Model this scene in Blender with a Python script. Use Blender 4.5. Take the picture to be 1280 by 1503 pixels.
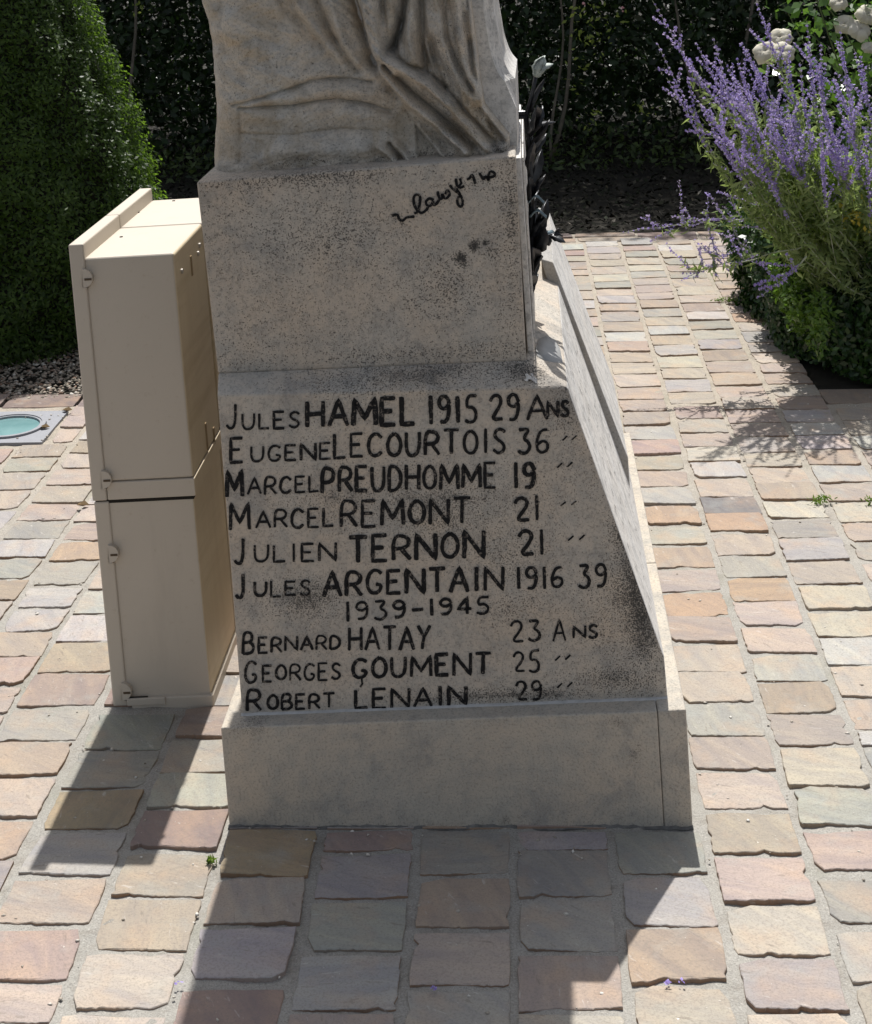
import bpy, bmesh, math, random
import numpy as np
from mathutils import Vector, Matrix
random.seed(7); rng = np.random.default_rng(7)
for o in list(bpy.data.objects): bpy.data.objects.remove(o)
S = bpy.context.scene; COL = S.collection
# ------------------------------------------------------------------ camera
F, CY, PITCH, ROLL, CAMH = 2300.54, 75.25, 0.10091, -0.033386, 1.7
cp_, sp_ = math.cos(PITCH), math.sin(PITCH)
fw = np.array([0, cp_, -sp_]); up0 = np.array([0, sp_, cp_]); r0 = np.array([1., 0, 0])
cr_, sr_ = math.cos(ROLL), math.sin(ROLL)
CR = cr_*r0 + sr_*up0; CU = -sr_*r0 + cr_*up0
CPOS = np.array([0, 0, CAMH])
cam = bpy.data.objects.new('camera', bpy.data.cameras.new('camera')); COL.objects.link(cam)
cam.matrix_world = Matrix(((CR[0], CU[0], -fw[0], 0), (CR[1], CU[1], -fw[1], 0), (CR[2], CU[2], -fw[2], CAMH), (0, 0, 0, 1)))
cam.data.sensor_fit = 'HORIZONTAL'; cam.data.sensor_width = 36
cam.data.lens = F/1280*36; cam.data.shift_y = (CY-751.5)/1280
cam.data.clip_start = 0.05; cam.data.clip_end = 500
S.camera = cam
# ------------------------------------------------------------------ light
SUN = Vector((-0.004, 0.57, 1.0)).normalized()
w = bpy.data.worlds.new('World'); S.world = w; w.use_nodes = True
nt = w.node_tree; bg = nt.nodes['Background']
sky = nt.nodes.new('ShaderNodeTexSky'); sky.sky_type = 'NISHITA'; sky.sun_disc = False
sky.sun_elevation = math.asin(SUN.z); sky.sun_rotation = 0.0; sky.air_density = 1.0; sky.dust_density = 2.5
hs = nt.nodes.new('ShaderNodeHueSaturation'); hs.inputs['Saturation'].default_value = .5   # camera white balance
nt.links.new(sky.outputs[0], hs.inputs['Color']); nt.links.new(hs.outputs[0], bg.inputs[0]); bg.inputs[1].default_value = 0.095
sl = bpy.data.lights.new('sun', 'SUN'); sl.energy = 4.6; sl.angle = math.radians(0.53); sl.color = (1, .975, .94)
so = bpy.data.objects.new('sun', sl); COL.objects.link(so); so.rotation_euler = SUN.to_track_quat('Z', 'Y').to_euler(); so.location = (0, 8, 14)
S.view_settings.view_transform = 'Standard'; S.view_settings.look = 'None'; S.view_settings.gamma = 1
S.view_settings.exposure = 0.30
S.render.engine = 'CYCLES'; S.cycles.max_bounces = 6; S.cycles.diffuse_bounces = 4; S.cycles.transparent_max_bounces = 8

# ------------------------------------------------------------------ frames (monument and cabinet stand level on slightly sloping ground)
TILT = 0.036926; stl, ctl = math.sin(TILT), math.cos(TILT)
def frame(yaw, o):
    c, s = math.cos(yaw), math.sin(yaw)
    R = np.array([[c, -s, 0], [s, c, 0], [0, 0, 1.]]) @ np.array([[ctl, 0, -stl], [0, 1, 0], [stl, 0, ctl]])
    return R, np.array(o, float)
MON = frame(-0.057257, (-0.0064, 2.7064, 0)); CAB = frame(-0.054098, (-0.73556, 3.17716, 0))
WLD = (np.eye(3), np.zeros(3))
def at(px, py, axis, val, fr=WLD):
    """point of the plane axis=val (in frame fr) that was measured at this place in the survey photograph"""
    R, O = fr
    d = CR*(px-640)/F + CU*(-(py-CY)/F) + fw
    o = R.T@(CPOS-O); dd = R.T@d; t = (val-o[axis])/dd[axis]
    return o+t*dd
def mat4(fr):
    R, O = fr; return Matrix([[*R[0], O[0]], [*R[1], O[1]], [*R[2], O[2]], [0, 0, 0, 1]])

# ------------------------------------------------------------------ object helpers
def link(name, me, mat=None, parent=None, smooth=False, mw=None):
    o = bpy.data.objects.new(name, me); COL.objects.link(o)
    if mat is not None and len(me.materials) == 0: me.materials.append(mat)
    if smooth: me.polygons.foreach_set('use_smooth', [True]*len(me.polygons))
    if parent is not None: o.parent = parent
    if mw is not None: o.matrix_world = mw
    return o
def empty(name, mw=Matrix()):
    o = bpy.data.objects.new(name, None); COL.objects.link(o); o.matrix_world = mw; o.empty_display_size = .1; return o
def tag(o, label=None, cat=None, group=None, kind=None):
    for k, v in (('label', label), ('category', cat), ('group', group), ('kind', kind)):
        if v: o[k] = v
    return o
def pydata(name, vs, fs):
    me = bpy.data.meshes.new(name); me.from_pydata([tuple(map(float, v)) for v in vs], [], fs); me.update(); return me
def fixn(me):
    bm = bmesh.new(); bm.from_mesh(me); bmesh.ops.recalc_face_normals(bm, faces=bm.faces); bm.to_mesh(me); bm.free(); return me
def quads(name, P, A, B, tri=False):
    """many small faces: centre P, half axes A and B (n x 3)"""
    n = len(P)
    V = np.empty((n, 4, 3), np.float32); V[:, 0] = P-A; V[:, 1] = P+B; V[:, 2] = P+A; V[:, 3] = P-B
    me = bpy.data.meshes.new(name); me.vertices.add(n*4); me.vertices.foreach_set('co', V.ravel())
    me.loops.add(n*4); me.loops.foreach_set('vertex_index', np.arange(n*4, dtype=np.int32))
    me.polygons.add(n); me.polygons.foreach_set('loop_start', np.arange(0, n*4, 4, dtype=np.int32)); me.polygons.foreach_set('loop_total', np.full(n, 4, np.int32))
    me.update(); me.validate(); return me
def paint(me, cols_per_face, name='tone', k=4):
    a = me.color_attributes.new(name, 'FLOAT_COLOR', 'CORNER')
    c = np.ones((len(cols_per_face), k, 4), np.float32); c[:, :, :3] = np.asarray(cols_per_face)[:, None, :]
    a.data.foreach_set('color', c.ravel())
def rdir(n):
    v = rng.normal(size=(n, 3)); return v/np.linalg.norm(v, axis=1)[:, None]
def leafset(name, P, N, size, asp=.45, spread=.8, up=0.0):
    """leaves at P, facing roughly N"""
    n = len(P); q = N+spread*rdir(n); q[:, 2] += up; q /= np.linalg.norm(q, axis=1)[:, None]
    a = np.cross(q, rdir(n)); a /= np.linalg.norm(a, axis=1)[:, None]; b = np.cross(q, a)
    s = (size*(.6+.8*rng.random(n)))[:, None]
    return quads(name, P, a*s*.5, b*s*.5*asp)
def tube_geo(pts, rad, sides=8):
    pts = [Vector(p) for p in pts]; n = len(pts); vs = []; fs = []
    ref = Vector((0, 0, 1))
    if abs((pts[-1]-pts[0]).normalized().z) > .9: ref = Vector((0, 1, 0))
    for i, p in enumerate(pts):
        t = (pts[min(i+1, n-1)]-pts[max(i-1, 0)]).normalized(); a = t.cross(ref).normalized(); b = t.cross(a)
        r = rad[i] if hasattr(rad, '__len__') else rad
        for k in range(sides):
            th = 2*math.pi*k/sides; vs.append(p+a*r*math.cos(th)+b*r*math.sin(th))
    for i in range(n-1):
        for k in range(sides):
            fs.append((i*sides+k, i*sides+(k+1) % sides, (i+1)*sides+(k+1) % sides, (i+1)*sides+k))
    fs.append(tuple(range(sides))[::-1]); fs.append(tuple(range((n-1)*sides, n*sides)))
    return vs, fs
class Geo:
    def __init__(s): s.v = []; s.f = []
    def add(s, vs, fs):
        o = len(s.v); s.v += [tuple(map(float, v)) for v in vs]; s.f += [tuple(i+o for i in f) for f in fs]; return s
    def tube(s, pts, rad, sides=8): return s.add(*tube_geo(pts, rad, sides))
    def box(s, x0, x1, y0, y1, z0, z1):
        v = [(x, y, z) for z in (z0, z1) for y in (y0, y1) for x in (x0, x1)]
        return s.add(v, [(0, 2, 3, 1), (4, 5, 7, 6), (0, 1, 5, 4), (2, 6, 7, 3), (0, 4, 6, 2), (1, 3, 7, 5)])
    def mesh(s, name): return pydata(name, s.v, s.f)
def bevel(o, w=.003, seg=2):
    m = o.modifiers.new('bevel', 'BEVEL'); m.width = w; m.segments = seg; m.limit_method = 'ANGLE'; m.angle_limit = math.radians(30); return o

# ------------------------------------------------------------------ materials
def nmat(name, rough=.9):
    m = bpy.data.materials.new(name); m.use_nodes = True; n = m.node_tree
    b = n.nodes['Principled BSDF']; b.inputs['Roughness'].default_value = rough; b.inputs['Specular IOR Level'].default_value = .25
    return m, n, b
def N(n, typ, **k):
    x = n.nodes.new('ShaderNode'+typ)
    for a, v in k.items():
        if a.startswith('i_'): x.inputs[a[2:].replace('_', ' ')].default_value = v
        else: setattr(x, a, v)
    return x
def noise(n, vec, scale, detail=4, rough=.6, dist=0):
    x = N(n, 'TexNoise', i_Scale=scale, i_Detail=detail, i_Roughness=rough, i_Distortion=dist); n.links.new(vec, x.inputs['Vector']); return x.outputs['Fac']
def ramp(n, fac, stops):
    x = N(n, 'ValToRGB'); n.links.new(fac, x.inputs[0]); e = x.color_ramp.elements
    while len(e) < len(stops): e.new(.5)
    for i, (p, c) in enumerate(stops):
        e[i].position = p; e[i].color = (c, c, c, 1) if not hasattr(c, '__len__') else (*c, 1)
    return x.outputs[0]
def mix(n, fac, a, b, mode='MIX'):
    x = N(n, 'Mix', data_type='RGBA', blend_type=mode)
    for s, v in ((0, fac), (6, a), (7, b)):
        if isinstance(v, bpy.types.NodeSocket): n.links.new(v, x.inputs[s])
        elif hasattr(v, '__len__'): x.inputs[s].default_value = (*v, 1)
        else: x.inputs[s].default_value = v
    return x.outputs[2]
def math_(n, op, a, b=0.0, clamp=False):
    x = N(n, 'Math', operation=op, use_clamp=clamp)
    for s, v in ((0, a), (1, b)):
        if isinstance(v, bpy.types.NodeSocket): n.links.new(v, x.inputs[s])
        else: x.inputs[s].default_value = v
    return x.outputs[0]
def bump(n, b, h, dist=.002, strength=1.0, prev=None):
    x = N(n, 'Bump', i_Strength=strength, i_Distance=dist); n.links.new(h, x.inputs['Height'])
    if prev is not None: n.links.new(prev, x.inputs['Normal'])
    n.links.new(x.outputs[0], b.inputs['Normal']); return x.outputs[0]
def objvec(n): return N(n, 'TexCoord').outputs['Object']
def blob(n, vec, c, r, soft=1.0):
    """1 at c falling to 0 at ellipse radii r, in object coordinates"""
    mp = N(n, 'Mapping', vector_type='TEXTURE'); mp.inputs['Location'].default_value = c; mp.inputs['Scale'].default_value = r; n.links.new(vec, mp.inputs[0])
    g = N(n, 'TexGradient', gradient_type='SPHERICAL'); n.links.new(mp.outputs[0], g.inputs[0]); return g.outputs['Fac']

def stone(name, base=(.53, .485, .42), warm=(.58, .49, .39), speck=.75, stains_pits=(), ochre=0.0, sp_scale=170, pit=1.0, streak=0.0, bmp=.75):
    m, n, b = nmat(name, .92); v = objvec(n)
    c = mix(n, ramp(n, noise(n, v, 7, 5), [(.35, 0), (.65, 1)]), base, warm)
    c = mix(n, ramp(n, noise(n, v, 26, 5, .7), [(.45, 0), (.7, .5)]), c, (.30, .30, .285))
    c = mix(n, ramp(n, noise(n, v, 11, 6, .7, .5), [(.52, 0), (.66, .42)]), c, (.23, .235, .235))
    fine = noise(n, v, sp_scale, 3, .7)
    c = mix(n, ramp(n, fine, [(.35, .38), (.5, 0)]), c, (.13, .12, .11))
    # pits and soot specks, denser in patches
    dens = noise(n, v, 6, 4, .6)
    tot = 0.0
    if stains_pits:
        tot = None
        for (cc, rr, k) in stains_pits:
            g = math_(n, 'MULTIPLY', blob(n, v, cc, rr), k)
            tot = g if tot is None else math_(n, 'MAXIMUM', tot, g)
    hf = noise(n, v, sp_scale*2.1, 2, .55); mf = noise(n, v, sp_scale*.75, 3, .6)
    th = math_(n, 'ADD', math_(n, 'MULTIPLY', dens, .20*speck), math_(n, 'MULTIPLY', tot, .17) if stains_pits else 0.0)
    th = math_(n, 'ADD', th, math_(n, 'MULTIPLY', noise(n, v, 40, 3, .7), .10))
    spots = math_(n, 'MULTIPLY', math_(n, 'SUBTRACT', math_(n, 'ADD', hf, th), .80-.02*speck), 16.0, True)
    spots = math_(n, 'MAXIMUM', spots, math_(n, 'MULTIPLY', math_(n, 'SUBTRACT', math_(n, 'ADD', mf, th), .86), 14.0, True))
    c = mix(n, math_(n, 'MULTIPLY', spots, .80), c, (.055, .052, .048))
    # pale crystalline grains
    c = mix(n, math_(n, 'MULTIPLY', math_(n, 'MULTIPLY', math_(n, 'SUBTRACT', noise(n, v, sp_scale*1.7, 2, .5), .60), 10.0, True), .35), c, (.62, .58, .52))
    if stains_pits:
        s2 = math_(n, 'MULTIPLY', math_(n, 'SUBTRACT', math_(n, 'ADD', math_(n, 'MULTIPLY', tot, .60), math_(n, 'ADD', math_(n, 'MULTIPLY', noise(n, v, 19, 8, .8, .3), 1.25), math_(n, 'MULTIPLY', hf, .55))), 1.20), 2.6, True)
        c = mix(n, math_(n, 'MULTIPLY', s2, .82), c, (.055, .053, .05))
    if ochre:
        c = mix(n, math_(n, 'MULTIPLY', ramp(n, noise(n, v, 9, 4, .6, .8), [(.48, 0), (.62, 1)]), ochre), c, (.40, .27, .11))
    if streak:
        mp = N(n, 'Mapping'); mp.inputs['Scale'].default_value = (60, 60, 5); n.links.new(v, mp.inputs[0])
        c = mix(n, math_(n, 'MULTIPLY', ramp(n, noise(n, mp.outputs[0], 1, 4), [(.5, 0), (.7, 1)]), streak), c, (.14, .13, .12))
    n.links.new(c, b.inputs['Base Color'])
    h = math_(n, 'ADD', math_(n, 'MULTIPLY', fine, .6), math_(n, 'MULTIPLY', noise(n, v, 60, 5, .7), .8))
    h = math_(n, 'SUBTRACT', h, math_(n, 'MULTIPLY', spots, .8*pit))
    bump(n, b, h, .0028, bmp)
    return m

def leafmat(name, dark, light, trans=.35, rough=.45, spec=.4, tk=1.0):
    m, n, b = nmat(name, rough); b.inputs['Specular IOR Level'].default_value = spec
    g = N(n, 'NewGeometry'); r = g.outputs['Random Per Island']
    c = mix(n, r, dark, light)
    n.links.new(c, b.inputs['Base Color'])
    t = N(n, 'BsdfTranslucent'); n.links.new(mix(n, .5 if tk == 1 else .8, c, (light[0]*1.5*tk, light[1]*1.6*tk, light[2]*.6*tk)), t.inputs['Color'])
    ms = N(n, 'MixShader'); ms.inputs[0].default_value = trans
    n.links.new(b.outputs[0], ms.inputs[1]); n.links.new(t.outputs[0], ms.inputs[2])
    n.links.new(ms.outputs[0], n.nodes['Material Output'].inputs['Surface'])
    return m
def plain(name, col, rough=.6, metal=0, spec=.3, var=.15, scale=30, bmp=0):
    m, n, b = nmat(name, rough); b.inputs['Metallic'].default_value = metal; b.inputs['Specular IOR Level'].default_value = spec
    v = objvec(n); f = noise(n, v, scale, 5, .65)
    n.links.new(mix(n, ramp(n, f, [(.3, 0), (.7, 1)]), tuple(x*(1-var) for x in col), tuple(min(1, x*(1+var)) for x in col)), b.inputs['Base Color'])
    if bmp: bump(n, b, f, bmp, .8)
    return m

stH = .208
M_block = stone('names_stone', speck=.9, stains_pits=[
    ((.36, .045, .42), (.09, .2, .22), 1.0), ((.33, .045, .52), (.05, .2, .09), .9), ((.30, .045, .33), (.16, .2, .16), .45), ((.30, .045, .25), (.17, .2, .05), .8), ((.02, .045, .56), (.22, .2, .10), .55),
    ((.12, .045, .50), (.14, .2, .10), .55), ((-.25, .045, .43), (.14, .2, .06), .85), ((.0, .045, .60), (.32, .2, .10), .62), ((-.15, .045, .62), (.2, .2, .05), .6), ((.1, .045, .225), (.35, .2, .025), .9), ((.36, .045, .36), (.07, .3, .2), 1.1), ((.24, .045, .76), (.05, .2, .06), .75), ((.12, .045, .39), (.10, .2, .04), .5),
    ((.0, .07, .83), (.35, .1, .05), .8), ((.17, .07, .83), (.08, .1, .05), 1.0), ((-.2, .07, .83), (.13, .1, .04), .55), ((-.05, .045, .66), (.2, .2, .05), .35), ((.28, .045, .66), (.09, .2, .16), .35)])
M_ped = stone('pedestal_stone', speck=.95, stains_pits=[
    ((.05, .1, .98), (.10, .2, .09), .45), ((.13, .1, 1.05), (.05, .2, .05), .72), ((.073, .1, 1.033), (.022, .2, .024), 1.5), ((.098, .1, 1.056), (.020, .2, .018), 1.5), ((.118, .1, 1.060), (.014, .2, .014), 1.4), ((-.15, .1, 1.08), (.16, .2, .10), .55), ((-.2, .1, 1.2), (.3, .2, .03), .7), ((.17, .1, 1.1), (.035, .2, .2), .7), ((0, .1, .86), (.35, .2, .03), .5), ((.16, .1, .95), (.05, .2, .1), .4), ((.13, .1, 1.17), (.12, .2, .05), .4), ((-.30, .1, .88), (.18, .2, .10), .35)])  # the small strongest spots paint the dark inside deep pits
M_base = stone('plinth_stone', base=(.50, .46, .39), warm=(.55, .475, .38), speck=.35, sp_scale=210, pit=.5, stains_pits=[((.33, 0, .13), (.04, .2, .05), .75), ((.30, 0, .19), (.1, .1, .03), .55), ((-.37, .02, .2), (.07, .06, .03), 1.0), ((-.2, 0, .08), (.22, .2, .06), .35), ((.0, 0, .19), (.5, .06, .02), .3), ((0, 0, .0), (.8, .3, .045), .55)])
M_stat = stone('statue_stone', base=(.64, .60, .53), warm=(.66, .57, .46), speck=.9, ochre=.28, sp_scale=190, pit=1.0, streak=.12, bmp=1.0, stains_pits=[
    ((.05, .16, 1.21), (.25, .2, .02), .7), ((.10, .16, 1.25), (.12, .2, .08), .4), ((.08, .16, 1.38), (.10, .2, .12), .35), ((-.2, .16, 1.215), (.2, .2, .02), .5), ((.16, .16, 1.22), (.04, .2, .03), .8)])
M_white = stone('pale_limestone', base=(.76, .74, .71), warm=(.74, .70, .64), speck=.25, sp_scale=120)
M_incl = stone('pale_sunlit_side_stone', base=(.86, .84, .80), warm=(.84, .80, .74), speck=.15, sp_scale=130, streak=.12, bmp=.25)  # pale stone, lightened further to stand in for sun on the side
M_slab = stone('side_slab_stone', base=(.40, .39, .37), warm=(.42, .38, .33), speck=.7, sp_scale=150)
M_paint, n_, b_ = nmat('black_letter_paint', .75)
v_ = objvec(n_); c_ = mix(n_, ramp(n_, noise(n_, v_, 170, 3, .7), [(.57, 0), (.66, 1)]), (.010, .010, .011), (.16, .14, .12)); n_.links.new(c_, b_.inputs['Base Color'])

# paving
def sandstone(name):
    m, n, b = nmat(name, .85); b.inputs['Specular IOR Level'].default_value = .2
    a = N(n, 'VertexColor', layer_name='tone'); a2 = N(n, 'VertexColor', layer_name='rnd')
    g = N(n, 'NewGeometry').outputs['Position']
    off = N(n, 'VectorMath', operation='MULTIPLY_ADD'); n.links.new(a2.outputs['Color'], off.inputs[0]); off.inputs[1].default_value = (41, 57, 13); n.links.new(g, off.inputs[2])
    rot = N(n, 'VectorRotate', rotation_type='Z_AXIS'); n.links.new(off.outputs[0], rot.inputs['Vector'])
    n.links.new(math_(n, 'MULTIPLY', a2.outputs['Color'], 1.6), rot.inputs['Angle'])
    mp = N(n, 'Mapping'); mp.inputs['Scale'].default_value = (6, 26, 10); n.links.new(rot.outputs[0], mp.inputs[0])
    band = noise(n, mp.outputs[0], 1, 5, .6, .6); v = off.outputs[0]
    c = mix(n, ramp(n, band, [(.32, 0), (.68, 1)]), mix(n, 1.0, a.outputs['Color'], (.86, .86, .90), 'MULTIPLY'), mix(n, 1.0, a.outputs['Color'], (1.14, 1.10, 1.03), 'MULTIPLY'))
    c = mix(n, ramp(n, noise(n, v, 9, 3), [(.5, 0), (.75, .45)]), c, (.50, .34, .22))
    c = mix(n, ramp(n, noise(n, v, 14, 4), [(.55, 0), (.75, .35)]), c, (.36, .38, .36))
    c = mix(n, ramp(n, noise(n, v, 260, 2), [(.38, .30), (.5, 0)]), c, (.2, .18, .16))
    vz = N(n, 'TexVoronoi', i_Scale=55.0); n.links.new(v, vz.inputs['Vector'])
    c = mix(n, ramp(n, vz.outputs['Distance'], [(.03, .5), (.07, 0)]), c, (.66, .62, .56))
    mps = N(n, 'Mapping'); mps.inputs['Scale'].default_value = (22, 90, 30); n.links.new(rot.outputs[0], mps.inputs[0])
    sc_ = noise(n, mps.outputs[0], 1, 4, .6, .4); c = mix(n, ramp(n, sc_, [(.65, 0), (.72, .38)]), c, (.62, .58, .53))
    c = mix(n, ramp(n, sc_, [(.30, .45), (.36, 0)]), c, (.20, .17, .14))
    n.links.new(c, b.inputs['Base Color'])
    # riven cleavage: terraced steps
    st = noise(n, v, 11, 4, .55, .5); q = N(n, 'Math', operation='SNAP'); n.links.new(st, q.inputs[0]); q.inputs[1].default_value = .085
    h = math_(n, 'ADD', math_(n, 'MULTIPLY', q.outputs[0], 1.3), math_(n, 'MULTIPLY', noise(n, v, 90, 5, .7), .35))
    h = math_(n, 'ADD', h, math_(n, 'MULTIPLY', band, .5))
    bump(n, b, h, .008, .8)
    return m
M_pav = sandstone('riven_sandstone')
def mortar(name):
    m, n, b = nmat(name, .95); v = objvec(n)
    sy = N(n, 'SeparateXYZ'); n.links.new(v, sy.inputs[0])
    c = mix(n, noise(n, v, 6, 4), (.34, .325, .29), (.41, .39, .35))
    c = mix(n, ramp(n, math_(n, 'MULTIPLY', sy.outputs[1], .125), [(.45, 0), (.62, 1)]), c, (.44, .385, .31))
    c = mix(n, ramp(n, noise(n, v, 13, 6, .75, .6), [(.50, 0), (.66, .55)]), c, (.24, .21, .17))
    c = mix(n, ramp(n, noise(n, v, 4, 4, .6), [(.56, 0), (.70, .35)]), c, (.20, .21, .14))
    c = mix(n, ramp(n, noise(n, v, 320, 2, .8), [(.35, .6), (.55, 0)]), c, (.19, .18, .165))
    c = mix(n, ramp(n, noise(n, v, 240, 2, .8), [(.60, 0), (.72, .6)]), c, (.6, .57, .52))
    n.links.new(c, b.inputs['Base Color'])
    bump(n, b, math_(n, 'ADD', noise(n, v, 220, 3, .8), math_(n, 'MULTIPLY', noise(n, v, 18, 4), 3)), .003, .8); return m
M_mort = mortar('sand_mortar')
M_soil = plain('dark_soil', (.026, .023, .017), .95, var=.5, scale=9, bmp=.01)
M_grassg = plain('far_lawn_ground', (.06, .09, .03), .95, var=.4, scale=3, bmp=.01)

# ------------------------------------------------------------------ ground and paving
PY = -0.051609; cpp, spp = math.cos(PY), math.sin(PY)
def ST(s, t): return (s*cpp - t*spp, s*spp + t*cpp)      # along-joint frame -> ground x, y
g = bpy.data.meshes.new('ground'); gx = 120
g = pydata('ground', [(-gx, -gx, -.02), (gx, -gx, -.02), (gx, gx, -.02), (-gx, gx, -.02)], [(0, 1, 2, 3)])
tag(link('ground', g, M_soil), kind='structure')
T0, TB, TL, TE = 1.0, 5.02, 5.12, 7.62
outline = [ST(-3.6, T0), ST(3.6, T0), ST(3.6, TB-.02), ST(.965, TB-.02), ST(.965, TE), ST(-.62, TE), ST(-.62, TL), ST(-3.6, TL)]
# mortar bed: a gently uneven sheet
def mortar_sheet():
    vs, fs = [], []
    def patch(s0, s1, t0, t1, ds):
        ns, ntt = max(2, int((s1-s0)/ds)), max(2, int((t1-t0)/ds)); o = len(vs)
        for j in range(ntt+1):
            for i in range(ns+1):
                x, y = ST(s0+(s1-s0)*i/ns, t0+(t1-t0)*j/ntt)
                z = .0022*math.sin(x*31+2*math.sin(y*17))*math.cos(y*27)+.0012*math.sin(x*83+y*61)
                vs.append((x, y, z-.0005))
        for j in range(ntt):
            for i in range(ns):
                a = o+j*(ns+1)+i; fs.append((a, a+1, a+ns+2, a+ns+1))
    patch(-3.6, 3.6, T0, TB, .03); patch(-.62, .953, TB, TE, .05); patch(-3.6, -.62, TB, TL, .04)
    return pydata('paving', vs, fs)
paving = tag(link('paving', mortar_sheet(), M_mort, smooth=True), kind='structure')

COLS = {  # base colours of the setts
 'b': (.44, .37, .295), 'c': (.50, .44, .34), 'g': (.37, .37, .315), 'w': (.45, .45, .43), 'o': (.48, .31, .19), 'p': (.45, .36, .305), 'k': (.43, .305, .26), 'l': (.40, .375, .37), 't': (.43, .33, .24), 'y': (.38, .30, .15), 'd': (.25, .235, .22), 'r': (.36, .25, .22)}
BAG = 'bbbbbbpppptttccgggwwllok'
def tyt(s, py):
    lo, hi = 1.0, 12.0
    for _ in range(40):
        mid = (lo+hi)/2; x, y = ST(s, mid); q = np.array([x, y, 0])-CPOS
        yy = CY-F*(q@CU)/(q@fw)
        if yy > py: lo = mid
        else: hi = mid
    return (lo+hi)/2
J = [-1.262, -1.112, -.925, -.747, -.570, -.393, -.2155, -.045, .129, .2975, .469, .634, .812]
# rows read from the photograph: per column (top, bottom, colour), picture rows measured at the column centre
ROWS = {
 2: [(1208,1262,'t'),(1144,1200,'p'),(1092,1141,'t'),(1043,1089,'g'),(991,1037,'r')],
 3: [(1446,1503,'p'),(1367,1440,'k'),(1294,1357,'b'),(1223,1285,'l'),(1163,1218,'y'),(1105,1158,'g'),(1050,1102,'g'),(1000,1036,'r')],
 4: [(1493,1560,'c'),(1404,1483,'c'),(1322,1396,'t'),(1255,1317,'b'),(1193,1248,'r'),(1139,1188,'g'),(1087,1136,'g'),(1040,1084,'r')],
 5: [(1455,1530,'r'),(1368,1440,'l'),(1290,1359,'b'),(1222,1289,'y')],
 6: [(1493,1560,'p'),(1405,1485,'w'),(1326,1397,'g'),(1257,1320,'l'),(1222,1250,'r')],
 7: [(1457,1540,'g'),(1372,1448,'b'),(1290,1363,'t'),(1222,1284,'g')],
 8: [(1492,1560,'c'),(1406,1484,'p'),(1322,1397,'g'),(1250,1318,'g'),(1222,1248,'l')],
 9: [(1452,1540,'b'),(1368,1444,'t'),(1291,1361,'l'),(1222,1284,'g')],
 10: [(1411,1487,'l'),(1332,1404,'c'),(1263,1327,'p'),(1196,1255,'b'),(1136,1188,'c'),(1083,1131,'b'),(1035,1081,'g'),(989,1032,'b'),(948,987,'b'),(908,944,'p'),(871,906,'o'),(838,868,'b'),(805,834,'t'),(775,800,'g'),(745,771,'o'),(718,742,'g'),(693,715,'t'),(671,691,'b'),(648,668,'k'),(627,646,'l'),(607,625,'b'),(588,605,'p')],
 11: [(1448,1530,'b'),(1370,1442,'w'),(1293,1356,'g'),(1222,1279,'k'),(1160,1215,'g'),(1102,1157,'b'),(1050,1095,'b'),(1004,1047,'t'),(963,1001,'g'),(924,959,'p'),(884,919,'p'),(850,883,'o'),(818,848,'g'),(785,816,'b'),(756,781,'o'),(731,755,'d'),(705,730,'b'),(681,702,'w'),(658,679,'c'),(638,656,'b'),(617,636,'c'),(597,615,'k'),(577,593,'b')],
 12: [(1360,1436,'p'),(1288,1352,'w'),(1216,1278,'b'),(1152,1210,'k'),(1100,1146,'g'),(1075,1098,'w'),(1028,1072,'p'),(979,1024,'b'),(938,976,'w'),(899,936,'c'),(863,896,'c'),(826,858,'b'),(793,824,'l'),(765,790,'g'),(738,761,'c'),(711,735,'t'),(688,710,'b'),(666,686,'b'),(643,665,'g'),(623,641,'p'),(603,621,'b'),(585,602,'c')]}
PAV = []      # (s0,s1,t0,t1,colour)
def fill(s0, s1, t, tend, col=None):
    while t < tend-.05:
        h = random.uniform(.118, .146)
        PAV.append((s0, s1, t+.0, t+h-random.uniform(.007, .018), random.choice(BAG))); t += h
for k in range(-13, 30):
    if k < 0: s0 = J[0]+k*.172; s1 = s0+.172
    elif k < len(J)-1: s0, s1 = J[k], J[k+1]
    else: s0 = J[-1]+(k-12)*.1725; s1 = s0+.1725
    key = k+1 if k >= 0 else None
    if s1 > 3.5: break
    sc = (s0+s1)/2; g0 = random.uniform(.008, .016); a, b = s0+g0/2, s1-random.uniform(.006, .013)
    tend = TB if sc > .955 else (TE-.19 if sc > -.6 else TL-.02)
    if sc > .7 and sc < .955 and False: pass
    rows = ROWS.get(key)
    if key == 1: rows = None
    if rows:
        tr = sorted([(tyt(sc, bot), tyt(sc, top), c) for top, bot, c in rows])
        t = tr[0][0]-.008
        back = []
        while t > T0:
            h = random.uniform(.118, .146); back.append((a, b, t-h+.012, t-.002, random.choice(BAG))); t -= h
        PAV += back
        for t0, t1, c in tr: PAV.append((a, b, t0, t1, c))
        fill(a, b, tr[-1][1]+.010, tend)
    else: fill(a, b, T0+random.uniform(0, .12), tend)
def cut_by_things(s0, s1, t0, t1):
    # setts that would lie wholly under the monument or the cabinet are not laid
    x, y = ST((s0+s1)/2, (t0+t1)/2)
    q = MON[0].T@(np.array([x, y, 0])-MON[1])
    if abs(q[0]) < .40 and .06 < q[1] < 1.3: return True
    return False
PLATE = (-1.435, 4.982, .152)
PAV = [p for p in PAV if not cut_by_things(*p[:4])]
def hits_plate(p):
    x0, y0 = ST(p[0], p[2]); x1, y1 = ST(p[1], p[3])
    return not (x1 < PLATE[0]-PLATE[2] or x0 > PLATE[0]+PLATE[2]-.005 or y1 < PLATE[1]-PLATE[2]+.005 or y0 > PLATE[1]+PLATE[2])
newp = []
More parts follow.
